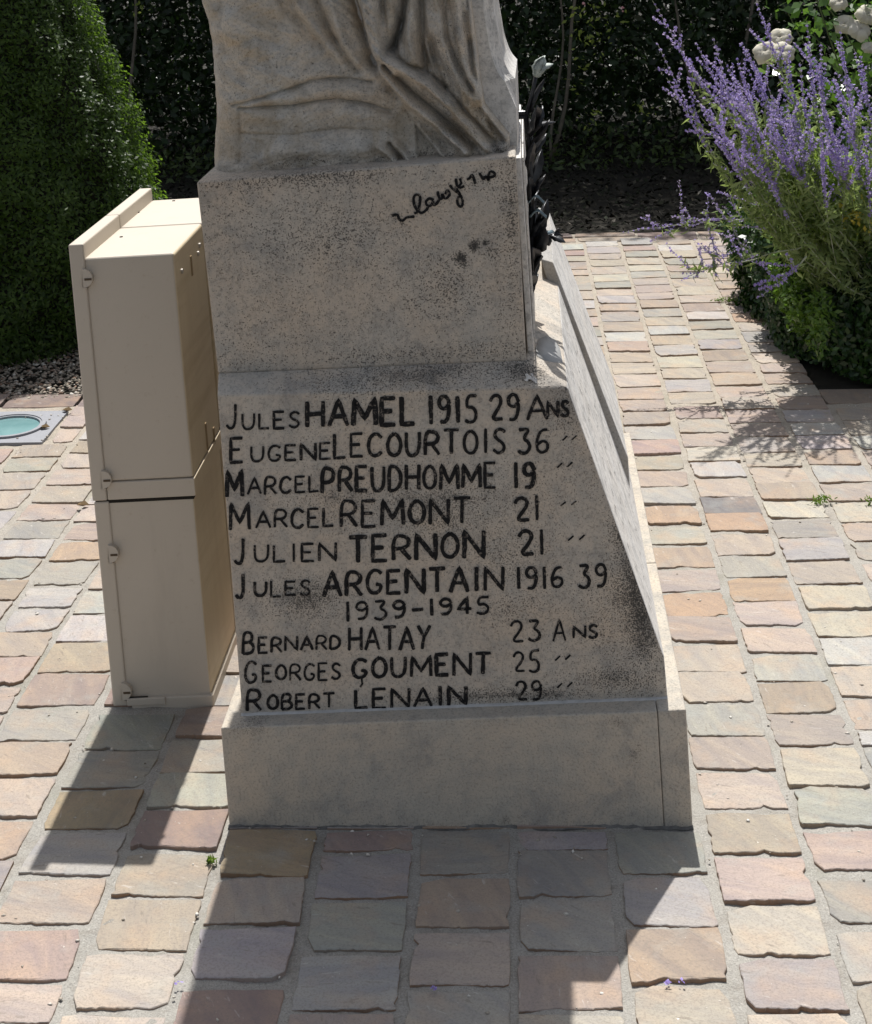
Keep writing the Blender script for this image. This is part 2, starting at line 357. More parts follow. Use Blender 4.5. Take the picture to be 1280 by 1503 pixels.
for p in PAV:
    if hits_plate(p):
        x0, y0 = ST(p[0], p[2]); x1, y1 = ST(p[1], p[3])
        if x1 > PLATE[0]+PLATE[2]+.05: newp.append((PLATE[0]+PLATE[2]+.012-(p[2]*-spp)*1.0, p[1], p[2], p[3], p[4])) if False else newp.append((p[0]+max(0, (PLATE[0]+PLATE[2]+.012)-x0), p[1], p[2], p[3], p[4]))
        elif y0 < PLATE[1]-PLATE[2]-.04: newp.append((p[0], p[1], p[2], p[2]+(PLATE[1]-PLATE[2]-.010-y0), p[4]))
    else: newp.append(p)
PAV = newp
def outline_pts(s0, s1, t0, t1):
    """ragged riven outline, counter-clockwise, starting at near-left"""
    pts = []; rag = .0028
    W, H = s1-s0, t1-t0
    c = [random.choice((0, 0, 0, .003, .006, .016)) + random.uniform(0, .003) for _ in range(4)]
    sk = random.uniform(-.004, .004); sk2 = random.uniform(-.004, .004)
    def side(x0, y0, x1, y1, n, amp):
        ph = random.uniform(0, 6); f = random.uniform(.5, 1.4); bite = random.uniform(.05, .95) if random.random() < .4 else -9; bw = random.uniform(.03, .09); bd = random.uniform(.003, .009)
        for i in range(n):
            u = (i+(random.uniform(-.35, .35) if i else 0))/n; d = amp*(math.sin(ph+u*f*6.28)*.45+random.uniform(-1, 1)*.5)-bd*math.exp(-((u-bite)/bw)**2)
            L = math.hypot(x1-x0, y1-y0); nx, ny = (y1-y0)/L, -(x1-x0)/L
            pts.append((x0+(x1-x0)*u+nx*d, y0+(y1-y0)*u+ny*d))
    side(s0+c[0], t0+sk, s1-c[1], t0-sk, 24, rag*.85)
    side(s1-c[1]*.3, t0-sk+c[1]*.8, s1-c[2]*.3, t1-c[2]*.8, 9, rag*.8)
    side(s1-c[2], t1+sk2, s0+c[3], t1-sk2, 6, rag*.6)
    side(s0+c[3]*.3, t1-c[3]*.8, s0+c[0]*.3, t0+c[0]*.8, 9, rag*.8)
    return pts
def sett(s0, s1, t0, t1, lod=1):
    if lod == 0:
        e = .003; pts = [(s0+random.uniform(-e, e), t0), ((s0+s1)/2, t0+random.uniform(-e, e)), (s1+random.uniform(-e, e), t0), (s1, t1), (s0, t1)]
    else: pts = outline_pts(s0, s1, t0, t1)
    n = len(pts); sc, tc = (s0+s1)/2, (t0+t1)/2
    hgt = random.choice((.002, .0025, .003, .0035, .0045, .0065)); ta, tb = random.uniform(-.02, .02), random.uniform(-.024, .014)
    ins = .0012 if lod else .0
    def P(s, t, z): x, y = ST(s, t); return (x, y, z)
    def zt(s, t): return max(.0018, hgt+ta*(s-sc)+tb*(t-tc))
    vs = [P(s, t, -.012) for s, t in pts]
    vs += [P(s, t, zt(s, t)-(.0011 if lod else 0)) for s, t in pts]
    fs = [(i, (i+1) % n, n+(i+1) % n, n+i) for i in range(n)]
    if lod:
        vs += [P(s+(sc-s)*ins/max(.03, math.hypot(s-sc, t-tc)), t+(tc-t)*ins/max(.03, math.hypot(s-sc, t-tc)), zt(s, t)+random.uniform(-.0004, .0004)) for s, t in pts]
        fs += [(n+i, n+(i+1) % n, 2*n+(i+1) % n, 2*n+i) for i in range(n)]
        fs.append(tuple(range(2*n, 3*n)))
    else: fs.append(tuple(range(n, 2*n)))
    return vs, fs
def tone(c):
    b = COLS[c]; l = sum(b)/3; b = tuple(x*.56+.44*l*g for x, g in zip(b, (1.06, 1.0, .93))); k = random.uniform(.86, 1.08)*.90; return tuple(min(.8, x*k*random.uniform(.97, 1.03)) for x in b)
def edge_tones(t, nf):
    # riven edge faces show the darker rusty bedding of the stone
    k = random.uniform(.25, .85); e = tuple(x*(1-k)+y*k for x, y in zip(t, (.27, .16, .09)))
    n = (nf-1)//2 if nf > 8 else nf-1
    return [e]*n+[t]*(nf-n)
def size_seen(p):
    x, y = ST((p[0]+p[1])/2, (p[2]+p[3])/2); q = np.array([x, y, 0])-CPOS; dz = q@fw
    if dz < .5: return -1
    px, py = 640+F*(q@CR)/dz, CY-F*(q@CU)/dz
    if px < -60 or px > 1340 or py > 1560: return -1
    qq = MON[0].T@(np.array([x, y, 0])-MON[1])
    # hidden behind the monument and the cabinet
    if 330 < px < 860 and py < 1200: return -1
    if 150 < px < 335 and py < 1030: return -1
    if 700 < px < 925 and py < 640 and px < 800+(py-380)*.45: return -1
    return 1.0/dz**3
PAV.sort(key=lambda p: -size_seen(p))
nind = min(298, sum(1 for p in PAV if size_seen(p) > 0))
def colour_mesh(me, tones, rnds):
    a = me.color_attributes.new('tone', 'FLOAT_COLOR', 'CORNER'); b = me.color_attributes.new('rnd', 'FLOAT_COLOR', 'CORNER')
    ca, cb = [], []
    for p, t, r in zip(me.polygons, tones, rnds):
        for _ in range(p.loop_total): ca += [*t, 1]; cb += [r, r, r, 1]
    a.data.foreach_set('color', ca); b.data.foreach_set('color', cb)
for p in PAV[:nind]:
    vs, fs = sett(*p[:4]); x, y = ST((p[0]+p[1])/2, (p[2]+p[3])/2)
    me = pydata('paving_stone', [(a-x, b-y, c) for a, b, c in vs], fs); r = random.random()
    colour_mesh(me, edge_tones(tone(p[4]), len(fs)), [r]*len(fs))
    o = link('paving_stone', me, M_pav, paving); o.location = (x, y, 0)
G = Geo(); tn, rn = [], []
for p in PAV[nind:]:
    vs, fs = sett(*p[:4], lod=1 if size_seen(p) > 0 else 0); G.add(vs, fs); tn += edge_tones(tone(p[4]), len(fs)); rn += [random.random()]*len(fs)
me = G.mesh('paving_stones'); colour_mesh(me, tn, rn); tag(link('paving_stones', me, M_pav, paving), kind='stuff')

# edging courses (larger stones laid end to end along the beds)
edging = tag(link('kerb', pydata('kerb', [(*ST(-.62, TE-.18), -.004), (*ST(.96, TE-.18), -.004), (*ST(.96, TE+.02), -.004), (*ST(-.62, TE+.02), -.004)], [(0, 1, 2, 3)]), M_mort), kind='structure')
def edge_row(s0, s1, t0, t1, along=True, L=.30, col='tbrl'):
    s = s0
    while s < s1-.05:
        l = min(L*random.uniform(.85, 1.1), s1-s)
        vs, fs = sett(s+.005, s+l-.006, t0, t1) if along else sett(t0, t1, s+.005, s+l-.006)
        me = pydata('kerb_stone', vs, fs); colour_mesh(me, [tuple(x*.8 for x in tone(random.choice(col)))]*len(fs), [random.random()]*len(fs)); link('kerb_stone', me, M_pav, edging); s += l
edge_row(-.6, .955, TE-.17, TE-.09); edge_row(-.6, .955, TE-.08, TE)
edge_row(.97, 2.6, TB, TB+.14); edge_row(-2.6, -.66, TL-.005, TL+.13, L=.27, col='rdr')

# ------------------------------------------------------------------ monument
MM = mat4(MON)
mon = tag(empty('war_memorial', MM), 'grey limestone war memorial with black painted names on its front', 'monument')
def mpart(name, me, mat, **k): o = link(name, me, mat, mon, **k); return o
# plinth, split by the joint seen near its right end
G = Geo(); W2 = .4235
def prism(poly, y0, y1):
    n = len(poly); vs = [(x, y0, z) for x, z in poly]+[(x, y1, z) for x, z in poly]
    return vs, [tuple(range(n))]+[tuple(range(2*n-1, n-1, -1))]+[((i+1) % n, i, n+i, n+(i+1) % n) for i in range(n)]
xj = at(965, 1043, 1, 0, MON)[0]
me = fixn(pydata('plinth', *prism([(-.4223, -.06), (xj-.0004, -.06), (xj-.0004, stH), (-.4223, stH)], 0, 1.45)))
bevel(mpart('plinth', me, M_base), .003)
me = fixn(pydata('plinth_end_block', *prism([(xj+.0004, -.06), (.4249, -.06), (.4249, stH+.0006), (xj+.0004, stH+.0006)], .0005, .62)))
bevel(mpart('plinth_end_block', me, M_base), .003)
me = fixn(pydata('plinth_end_block', *prism([(xj+.0004, -.06), (.4240, -.06), (.4240, stH), (xj+.0004, stH)], .623, 1.45)))
bevel(mpart('plinth_end_block', me, M_base), .003)
# uneven mortar squeezed out along the foot of the plinth, and the cement fillet at the foot of the names block
def wedge(name, x0, x1, ya, yb_, za, zb, jit, mat, n=70):
    vs, fs = [], []
    for i in range(n+1):
        x = x0+(x1-x0)*i/n; j = random.uniform(-1, 1)*jit; j2 = random.uniform(-1, 1)*jit; k = math.sin(i*.37)*jit*.6
        vs += [(x, yb_, za-.012), (x, ya+j+k, za-.004), (x, ya*.55+yb_*.45+j2*.5, (za+zb)/2+j*.3), (x, yb_+.001, zb+j2*.6+k*.5)]
    for i in range(n):
        for q in range(3): a_ = i*4+q; fs.append((a_, a_+4, a_+5, a_+1))
    return mpart(name, fixn(pydata(name, vs, fs)), mat, smooth=True)
wedge('cement_fillet', -.392, .396, .0365, .0451, .208, .2108, .0010, plain('light_cement', (.50, .49, .47), .8, var=.2, scale=40, bmp=.001))
G = Geo()
vs, fs = [], []; n = 80
for i in range(n+1):
    x = -.424+.85*i/n; zg = -x*.03692; j = random.uniform(-1, 1)*.0022+.0018*math.sin(i*.31); vs += [(x, .002, zg-.01), (x, -.006+j, zg+.0005), (x, -.0025, zg+.0025+j*.8), (x, .002, zg+.0045+j)]
for i in range(n):
    for q in range(3): a_ = i*4+q; fs.append((a_, a_+4, a_+5, a_+1))
mpart('foot_mortar', fixn(pydata('foot_mortar', vs, fs)), plain('dark_mortar', (.15, .145, .135), .95, var=.4, scale=60, bmp=.002), smooth=True)  # mortar in a darker tone than the paving joints
# names block: battered right side, sloping shoulders
yb = .0451
A, B, C_, D, E_ = (-.3911, .2076), (.3961, .2084), (.3941, .2854), (.2498, .8005), (-.3858, .8187)
fr = [A, B, C_, D, E_]; Y1 = 1.22
vs = [(x, yb, z-.002 if i < 2 else z) for i, (x, z) in enumerate(fr)]+[(x, Y1, z) for x, z in fr]+[(-.392, .097, .8428), (.181, .097, .8372), (.181, 1.15, .8372), (-.392, 1.15, .8428)]
fs = [(0, 1, 2, 3, 4), (9, 8, 7, 6, 5), (0, 5, 6, 1), (1, 6, 7, 2), (2, 7, 8, 3), (4, 3, 11, 10), (3, 8, 12, 11), (8, 9, 13, 12), (9, 4, 10, 13), (10, 11, 12, 13), (0, 4, 9, 5)]
me = fixn(pydata('names_block', vs, fs)); me.materials.append(M_block); me.materials.append(M_incl)
for p in me.polygons:
    if p.normal.x > .85 and abs(p.normal.y) < .3: p.material_index = 1
bevel(mpart('names_block', me, None), .0035)
# raised slab standing on the battered side
pl = [at(802, 385, 1, .78, MON), at(812, 385, 1, .78, MON), at(922, 672, 1, .78, MON), at(925, 715, 1, .78, MON)]
poly = [(.215, .862), (pl[1][0], pl[1][2]), (pl[2][0], pl[2][2]), (pl[2][0]+.0015, .212), (.33, .212), (pl[3][0]-.06, .36)]
me = fixn(pydata('side_slab', *prism([(x, z) for x, z in poly], .78, 1.36))); me.materials.append(M_slab); me.materials.append(M_incl)
for p in me.polygons:
    if p.normal.x > .35: p.material_index = 1
bevel(mpart('side_slab', me, None), .003)
# pedestal
yp = .097
P4 = [at(320, 549, 1, yp, MON), at(773, 530, 1, yp, MON), at(757, 229, 1, yp, MON), at(288.3, 267, 1, yp, MON)]
poly = [(p[0], p[2]) for p in P4]
n4 = [(poly[0][0], poly[0][1]), (poly[1][0]-.001, poly[1][1]), (poly[2][0], poly[2][1]), (poly[3][0], poly[3][1])]
me = fixn(pydata('pedestal', *prism(n4, yp, 1.12)))
bevel(mpart('pedestal', me, M_ped), .004)
PT = poly[3][1]
# mortar line under the pedestal
me = Geo().box(n4[0][0]+.004, n4[1][0]-.004, yp+.002, 1.1, n4[0][1]-.008, n4[0][1]).mesh('bed_joint'); mpart('bed_joint', me, M_base)
# pale marble plaque on the right side of the pedestal
me = Geo().box(.1812, .1925, .14, .86, .842, 1.205).mesh('marble_plaque'); bevel(mpart('marble_plaque', me, M_white), .0015)
me = Geo().box(.1935, .1965, .20, .84, .85, 1.195).mesh('backing_plate'); mpart('backing_plate', me, M_white)
# cement patch on the right shoulder
pts = [(786, 512), (792, 498), (803, 494), (814, 500), (822, 512), (826, 532), (812, 531), (798, 528), (788, 522)]
pp = []
for x, y in pts:
    q = at(x, y, 2, .826, MON); zz = .8372-(q[0]-.181)/(.2498-.181)*(.8372-.8005); q = at(x, y, 2, zz+.001, MON); pp.append((q[0], q[1], zz+.0025))
cx = np.mean(pp, axis=0); vs = [(*p[:2], p[2]-.006) for p in pp]+pp+[tuple(cx+[0, 0, .001])]; n = len(pp)
me = pydata('cement_patch', vs, [(i, (i+1) % n, n+(i+1) % n, n+i) for i in range(n)]+[(n+i, n+(i+1) % n, 2*n) for i in range(n)])
mpart('cement_patch', fixn(me), plain('smooth_cement', (.40, .40, .39), .6, var=.1), smooth=True)
# crumbled edge of the shoulder: loose flakes of stone
G = Geo()
for i in range(46):
    px = random.uniform(770, 832); py = random.uniform(552, 570) - (0 if random.random() < .6 else random.uniform(0, 8))
    q = at(px, py, 1, random.uniform(.05, .075), MON); r = random.uniform(.0015, .0045)
    vs = [(q[0]+r*random.uniform(.5, 1.6)*math.cos(a), q[1]+r*math.sin(a), .812+random.uniform(-.001, .002)) for a in (0, 1.2, 2.4, 3.8, 5)]
    vs = [(x, y, (.8428-.8187)/.052*(y-yb)+.8187-(x+.386)*.0165-(.0 if x < .181 else (x-.181)*.35)+.0005) for x, y, z in vs]+[(q[0], q[1], (.8428-.8187)/.052*(q[1]-yb)+.8187-(q[0]+.386)*.0165-(.0 if q[0] < .181 else (q[0]-.181)*.35)+r*.9)]
    G.add(vs, [(k, (k+1) % 5, 5) for k in range(5)])
me = G.mesh('stone_flakes'); tag(mpart('stone_flakes', fixn(me), M_white), kind='stuff')
# faint rows of worn marks on the battered side face
G = Geo(); C2, D2 = np.array([.3941, .2854]), np.array([.2498, .8005]); nx, nz = (D2[1]-C2[1]), -(D2[0]-C2[0]); L = math.hypot(nx, nz); nx /= L; nz /= L
for r in range(8):
    u0 = .06+r*.112+random.uniform(-.02, .02)
    y = .11
    while y < .74:
        for _ in range(random.choice((1, 2, 2))):
            u1 = u0+random.uniform(-.01, .03); u2 = u1+random.uniform(.006, .022); yy = y+random.uniform(0, .01); wv = random.uniform(.001, .003); dy = random.uniform(-.008, .008)
            a = D2+(C2-D2)*u1; b = D2+(C2-D2)*u2; e = .0012
            G.add([(a[0]+nx*e, yy-wv, a[1]+nz*e), (a[0]+nx*e, yy+wv, a[1]+nz*e), (b[0]+nx*e, yy+dy+wv, b[1]+nz*e), (b[0]+nx*e, yy+dy-wv, b[1]+nz*e)], [(0, 1, 2, 3)])
        y += random.uniform(.02, .06)
tag(mpart('worn_marks', fixn(G.mesh('worn_marks')), plain('faded_paint', (.13, .13, .13), .8, var=.6, scale=200)), kind='stuff')

# ---- lettering
GL = {
 'A': [[(0, 0), (.5, 1), (1, 0)], [(.2, .36), (.8, .36)]], 'B': [[(0, 0), (0, 1), (.65, 1), (.82, .85), (.8, .65), (.6, .52), (0, .52)], [(.6, .52), (.92, .38), (.95, .15), (.7, 0), (0, 0)]],
 'C': [[(.95, .82), (.7, 1), (.35, 1), (.05, .75), (0, .3), (.25, .02), (.65, 0), (.95, .18)]], 'D': [[(0, 0), (0, 1), (.5, .97), (.9, .75), (.95, .35), (.65, .05), (0, 0)]],
 'E': [[(.92, 1), (0, 1), (0, 0), (.95, 0)], [(0, .52), (.72, .52)]], 'F': [[(.9, 1), (0, 1), (0, 0)], [(0, .5), (.7, .5)]],
 'G': [[(.95, .85), (.65, 1), (.25, .95), (0, .6), (.05, .2), (.35, 0), (.8, .05), (.98, .35), (.6, .4)]], 'H': [[(0, 0), (0, 1)], [(1, 0), (1, 1)], [(0, .5), (1, .5)]],
 'I': [[(.5, 0), (.5, 1)]], 'J': [[(.8, 1), (.8, .25), (.6, .02), (.3, 0), (.05, .14)]], 'L': [[(0, 1), (0, 0), (.95, .02)]],
 'M': [[(0, 0), (.05, 1), (.5, .25), (.95, 1), (1, 0)]], 'N': [[(0, 0), (0, 1), (1, 0), (1, 1)]], 'O': [[(.5, 1), (.15, .85), (0, .5), (.12, .15), (.5, 0), (.88, .15), (1, .5), (.85, .85), (.5, 1)]],
 'P': [[(0, 0), (0, 1), (.65, 1), (.95, .8), (.85, .52), (.5, .42), (0, .42)]], 'R': [[(0, 0), (0, 1), (.65, 1), (.95, .8), (.85, .55), (.5, .46), (0, .46)], [(.45, .46), (1, 0)]],
 'S': [[(.95, .85), (.6, 1), (.2, .93), (.08, .72), (.35, .54), (.75, .42), (.95, .22), (.7, .02), (.3, 0), (0, .15)]], 'T': [[(0, 1), (1, 1)], [(.5, 1), (.5, 0)]],
 'U': [[(0, 1), (0, .3), (.2, .03), (.6, 0), (.95, .25), (.95, 1)]], 'Y': [[(0, 1), (.5, .5), (1, 1)], [(.5, .5), (.35, 0)]],
 '1': [[(.45, 1), (.55, 0)]], '2': [[(.05, .75), (.2, .95), (.6, 1), (.9, .82), (.8, .55), (.1, .02), (1, .04)]], '3': [[(.1, .97), (.9, 1), (.4, .6), (.8, .48), (.95, .25), (.7, .02), (.3, 0), (.05, .12)]],
 '4': [[(.7, 0), (.7, 1), (0, .3), (1, .3)]], '5': [[(.9, 1), (.2, 1), (.12, .55), (.6, .6), (.92, .38), (.8, .08), (.4, 0), (.05, .1)]], '6': [[(.85, .95), (.35, .9), (.05, .5), (.1, .12), (.5, 0), (.9, .15), (.88, .42), (.5, .5), (.12, .35)]],
 '9': [[(.9, .7), (.7, .97), (.3, .98), (.05, .78), (.2, .55), (.6, .5), (.9, .7), (.85, .25), (.6, .02), (.2, .04)]], '-': [[(.1, .42), (.9, .42)]], '"': [[(.32, 1), (.0, .0)], [(1, 1), (.68, 0)]]}
GW = {'I': .35, '1': .3, 'J': .6, 'M': 1.15, 'N': .95, 'S': .7, 'E': .72, 'L': .68, '-': .8, 'T': .85, 'A': .95, '"': 1.0, 'B': .8, 'F': .7}
def smooth_line(pts, k=1):
    for _ in range(k):
        if len(pts) < 4: return pts
        q = [pts[0]]
        for a, b in zip(pts[:-1], pts[1:]): q += [(a[0]*.75+b[0]*.25, a[1]*.75+b[1]*.25), (a[0]*.25+b[0]*.75, a[1]*.25+b[1]*.75)]
        q.append(pts[-1]); pts = q
    return pts
SHARP = set('AEFHILMNTY14"-')
def stroke(G, pts, wd, y, fr=None):
    """painted stroke of local (x,z) points, a hair proud of the face"""
    P = []
    for a, b in zip(pts[:-1], pts[1:]):
        L = math.dist(a, b); n = max(1, int(L/.0055))
        for i in range(n): P.append((a[0]+(b[0]-a[0])*i/n, a[1]+(b[1]-a[1])*i/n))
    P.append(pts[-1]); n = len(P)
    ph = random.uniform(0, 9); vs = []
    for i, p in enumerate(P):
        a = P[max(i-1, 0)]; b = P[min(i+1, n-1)]; t = (b[0]-a[0], b[1]-a[1]); l = math.hypot(*t) or 1; nx_, nz_ = -t[1]/l, t[0]/l
        wl = wd*.5*(1+.07*math.sin(ph+i*.5)+random.uniform(-.13, .13)); wr = wd*.5*(1+.07*math.cos(ph+i*.45)+random.uniform(-.13, .13))
        if i in (0, n-1): wl *= .92; wr *= .92
        vs += [(p[0]+nx_*wl, y, p[1]+nz_*wl), (p[0]-nx_*wr, y, p[1]-nz_*wr)]
    # rounded ends
    f = [(2*i, 2*i+1, 2*i+3, 2*i+2) for i in range(n-1)]
    for e, s in ((0, 1), (n-1, -1)):
        a = P[e]; b = P[e+s] if n > 1 else P[e]; t = (a[0]-b[0], a[1]-b[1]); l = math.hypot(*t) or 1
        vs.append((a[0]+t[0]/l*wd*.15, y, a[1]+t[1]/l*wd*.15)); f.append((2*e, len(vs)-1, 2*e+1))
    vs2 = [(x, y-.0008, z) for x, _, z in vs]
    G.add(vs2, f)
LINES = [  # word, x0, x1, top0, base0, top1, base1, stroke px
 [('J',332,349,593,629,593,629,5.5),('ULES',356,440,607,629,603,627,5),('HAMEL',451,609,589,626,583,621,8.2),('1915',629,701,582,621,581,619,7),('29',719,763,579,617,578,616,6.5),('A',774,803,579,616,578,615,5.5),('NS',804,835,590,612,588,611,6)],
 [('E',339,357,644,678,643,677,6),('UGENE',369,486,655,677,650,674,5),('LECOURTOIS',491,742,638,671,629,664,6.2),('36',760,806,630,665,629,664,6),('"',826,846,640,646,639,645,3)],
 [('M',333,356,692,728,691,727,7.5),('ARCEL',364,468,702,726,698,720,5),('PREUDHOMME',473,728,687,722,680,715,6.8),('19',754,786,680,716,679,715,7),('"',818,840,680,686,678,684,3.6)],
 [('M',338,366,739,777,738,776,7),('ARCEL',376,490,750,775,745,772,5),('REMONT',501,690,736,773,731,766,6.5),('21',755,792,729,764,728,763,6.5),('"',823,846,737,742,735,740,3.4)],
 [('J',344,360,792,827,791,826,6.5),('ULIEN',374,493,801,825,796,822,5),('TERNON',513,710,788,824,780,817,8),('21',761,799,779,815,778,814,6.5),('"',834,858,787,793,785,791,3.4)],
 [('J',346,360,843,877,842,876,6.5),('ULES',374,456,854,875,852,873,5),('ARGENTAIN',475,738,840,874,831,866,7.2),('1916',758,827,832,864,831,863,5.6),('39',849,891,829,862,828,861,6.5)],
 [('1939-1945',507,719,884,911,875,899,5.6)],
 [('B',357,373,929,958,928,957,5.5),('ERNARD',380,500,935,957,933,952,4.8),('HATAY',513,631,922,955,918,951,6),('23',749,794,912,942,911,941,5),('A',812,830,910,940,909,939,4.6),('NS',842,877,919,937,917,935,5)],
 [('G',360,377,972,1002,971,1001,6),('EORGES',386,500,977,999,973,996,4.6),('GOUMENT',518,720,967,995,958,988,6.8),('25',753,793,956,986,955,985,5),('"',815,837,963,969,961,967,4)],
 [('R',363,383,1013,1042,1012,1041,5.5),('OBERT',393,491,1020,1042,1017,1038,5),('LENAIN',522,684,1012,1040,1007,1033,6.4),('29',757,796,1000,1028,999,1027,5.2),('"',818,840,1003,1009,1001,1007,3.4)]]
PXM = 2300/2.72
for li, line in enumerate(LINES):
    for word, x0, x1, ta, ba, tb, bb, wpx in line:
        G = Geo()
        ws = [GW.get(c, .82) for c in word]; gap = .30; tot = sum(ws)+gap*(len(word)-1); x = 0
        for c, wc in zip(word, ws):
            u0, u1 = x/tot, (x+wc)/tot; x += wc+gap
            jt, jb = random.uniform(-1.2, 1.2), random.uniform(-1.2, 1.2)
            if c == '"': jt = jb = 0
            for st in GL[c]:
                q = []
                for gx_, gy in st:
                    u = u0+(u1-u0)*gx_; X = x0+(x1-x0)*u; top = ta+(tb-ta)*u+jt; bas = ba+(bb-ba)*u+jb
                    p = at(X, bas+(top-bas)*gy, 1, yb, MON); q.append((p[0], p[2]))
                if c not in SHARP: q = smooth_line(q, 2)
                stroke(G, q, wpx/PXM*random.uniform(.74, .98), yb-.0004-random.uniform(0, .0003))
        if word == 'GOUMENT':
          q = [at(x, y, 1, yb, MON) for x, y in ((531, 996), (532, 1003), (529, 1008))]; stroke(G, [(p[0], p[2]) for p in q], 3.5/PXM, yb-.0005)
        mpart('lettering', G.mesh('lettering'), M_paint)
# scrawled signature on the pedestal
SG = [[(100,555),(130,540),(155,545),(165,590),(200,605),(235,565),(310,562)], [(310,530),(345,520),(305,450),(300,375),(335,347),(368,372),(358,450),(348,520),(385,527),(420,500),(440,470)], [(490,405),(450,385),(412,420),(430,462),(470,458),(488,405),(485,460),(520,440),(545,400)],
 [(525,325),(545,400),(575,390),(568,335),(592,398),(625,380),(645,350),(618,305),(600,350)], [(640,268),(680,312),(720,335),(760,390),(765,450),(740,475),(712,440),(715,390),(745,355),(700,300)], [(700,205),(705,270),(740,292),(775,275)], [(735,205),(752,245),(722,285)], [(805,215),(830,200),(855,160),(880,252)], [(920,155),(960,220),(980,170),(1012,238),(1000,155),(1045,132),(1072,170),(1035,192),(990,190)]]
G = Geo()
for s in SG:
    q = [at(560+x/6.4, 230+y/6.4, 1, yp, MON) for x, y in s]; stroke(G, smooth_line([(p[0], p[2]) for p in q], 2), 4.3/PXM, yp-.0006-random.uniform(0, .0003))
mpart('scrawled_signature', G.mesh('scrawled_signature'), M_paint)

# ---- statue: draped figure above the pedestal, carved relief on a solid block
YF = .185
def f2(px, py): q = at(px, py, 1, YF, MON); return np.array([q[0], q[2]])
def seg_dist(P, line):
    d = np.full(len(P), 9.0); sg = np.zeros(len(P))
    for a, b in zip(line[:-1], line[1:]):
        ab = b-a; t = np.clip(((P-a)@ab)/(ab@ab), 0, 1); c = a+t[:, None]*ab; v = P-c; dd = np.hypot(v[:, 0], v[:, 1])
        m = dd < d; d[m] = dd[m]; cr = ab[0]*v[:, 1]-ab[1]*v[:, 0]; sg[m] = np.sign(cr[m])
    return d, sg
def feat(pts): return [f2(*p) for p in pts]
# (points, width m, height m (+ towards viewer), kind g=gauss, s=step with the right/upper side of the path raised)
FE = [
 (feat([(518,-60),(518,0),(530,39),(540,72),(548,96)]), .011, -.030, 'g'), (feat([(528,-40),(541,40),(553,80)]), .010, .016, 'g'),
 (feat([(455,-60),(460,0),(485,53),(508,90),(522,106)]), .010, -.018, 'g'), (feat([(475,-30),(500,50),(524,92)]), .012, .012, 'g'),
 (feat([(395,-40),(415,10),(446,43),(491,92),(510,112)]), .014, -.010, 'g'), (feat([(420,-20),(460,40),(500,88)]), .012, .010, 'g'),
 (feat([(339,156),(388,143),(427,131),(456,119),(485,116),(545,122)]), .0045, -.010, 'g'), (feat([(349,160),(427,156),(466,148),(495,146),(540,154),(572,164)]), .004, -.010, 'g'),
 (feat([(350,150),(430,143),(470,133),(500,130),(545,138)]), .016, .008, 'g'), (feat([(352,172),(427,170),(466,162),(500,160),(545,168),(575,180)]), .018, .006, 'g'),
 (feat([(352,197),(427,198),(505,189),(560,192)]), .004, -.005, 'g'),
 (feat([(594,-60),(594,0),(590,30),(578,70)]), .011, -.046, 'g'), (feat([(602,-60),(603,0),(602,50),(606,88)]), .010, .014, 'g'), (feat([(618,-60),(618,0),(620,60),(624,100)]), .011, -.034, 'g'),
 (feat([(640,-60),(640,0),(648,49),(660,85),(682,127),(700,150)]), .009, .016, 'g'), (feat([(652,-60),(653,0),(656,50),(672,92),(694,130)]), .006, -.016, 'g'),
 (feat([(670,-60),(671,0),(676,59),(688,109),(705,140)]), .008, .012, 'g'), (feat([(686,-40),(686,30),(692,90),(706,125)]), .008, -.012, 'g'), (feat([(702,-40),(702,35),(700,57),(716,82),(721,105),(726,130)]), .006, .012, 'g'),
 (feat([(632,60),(640,100),(655,128)]), .010, -.020, 'g'), (feat([(566,-60),(562,10),(560,40),(566,68)]), .008, -.014, 'g'), (feat([(548,-60),(546,0),(553,40),(562,80),(580,104)]), .011, .022, 'g'),
 # sash edges
 (feat([(571,74),(598,93),(633,110),(663,138),(692,171),(726,208)]), .005, -.020, 'g'), (feat([(575,86),(600,104),(630,122),(660,150),(690,184),(715,210)]), .010, .024, 'g'),
 (feat([(565,95),(589,119),(608,137),(647,168),(696,213)]), .006, -.026, 'g'), (feat([(560,100),(584,126),(603,146),(640,176),(684,216)]), .010, .026, 'g'),
 (feat([(600,160),(630,190),(668,224)]), .012, -.012, 'g'), (feat([(590,155),(620,190),(650,226)]), .012, .018, 'g'),
 (feat([(542,86),(560,112),(585,146),(608,180),(628,208),(655,238)]), .009, -.020, 'g'),
 (feat([(700,150),(715,175),(738,205)]), .008, -.014, 'g'), (feat([(708,142),(722,165),(745,200)]), .009, .014, 'g'), (feat([(727,132),(733,166),(752,190),(753,205)]), .007, .012, 'g'),
 (feat([(690,60),(695,110),(712,150)]), .006, -.010, 'g'), (feat([(350,166),(351,200),(352,238)]), .005, -.005, 'g'),
 # foot and toes
 (feat([(400,222),(470,218),(540,216)]), .022, .016, 'g'), (feat([(560,212),(578,226),(584,238)]), .010, .022, 'g'), (feat([(584,210),(596,222),(604,234)]), .009, .020, 'g'), (feat([(572,210),(588,228),(592,240)]), .004, -.016, 'g'), (feat([(588,206),(602,222),(610,238)]), .004, -.010, 'g'),
 (feat([(320,10),(322,40),(326,80)]), .016, -.010, 'g'), (feat([(335,70),(375,56),(405,66)]), .012, -.006, 'g'), (feat([(330,40),(370,80),(380,110)]), .05, .014, 'g')]
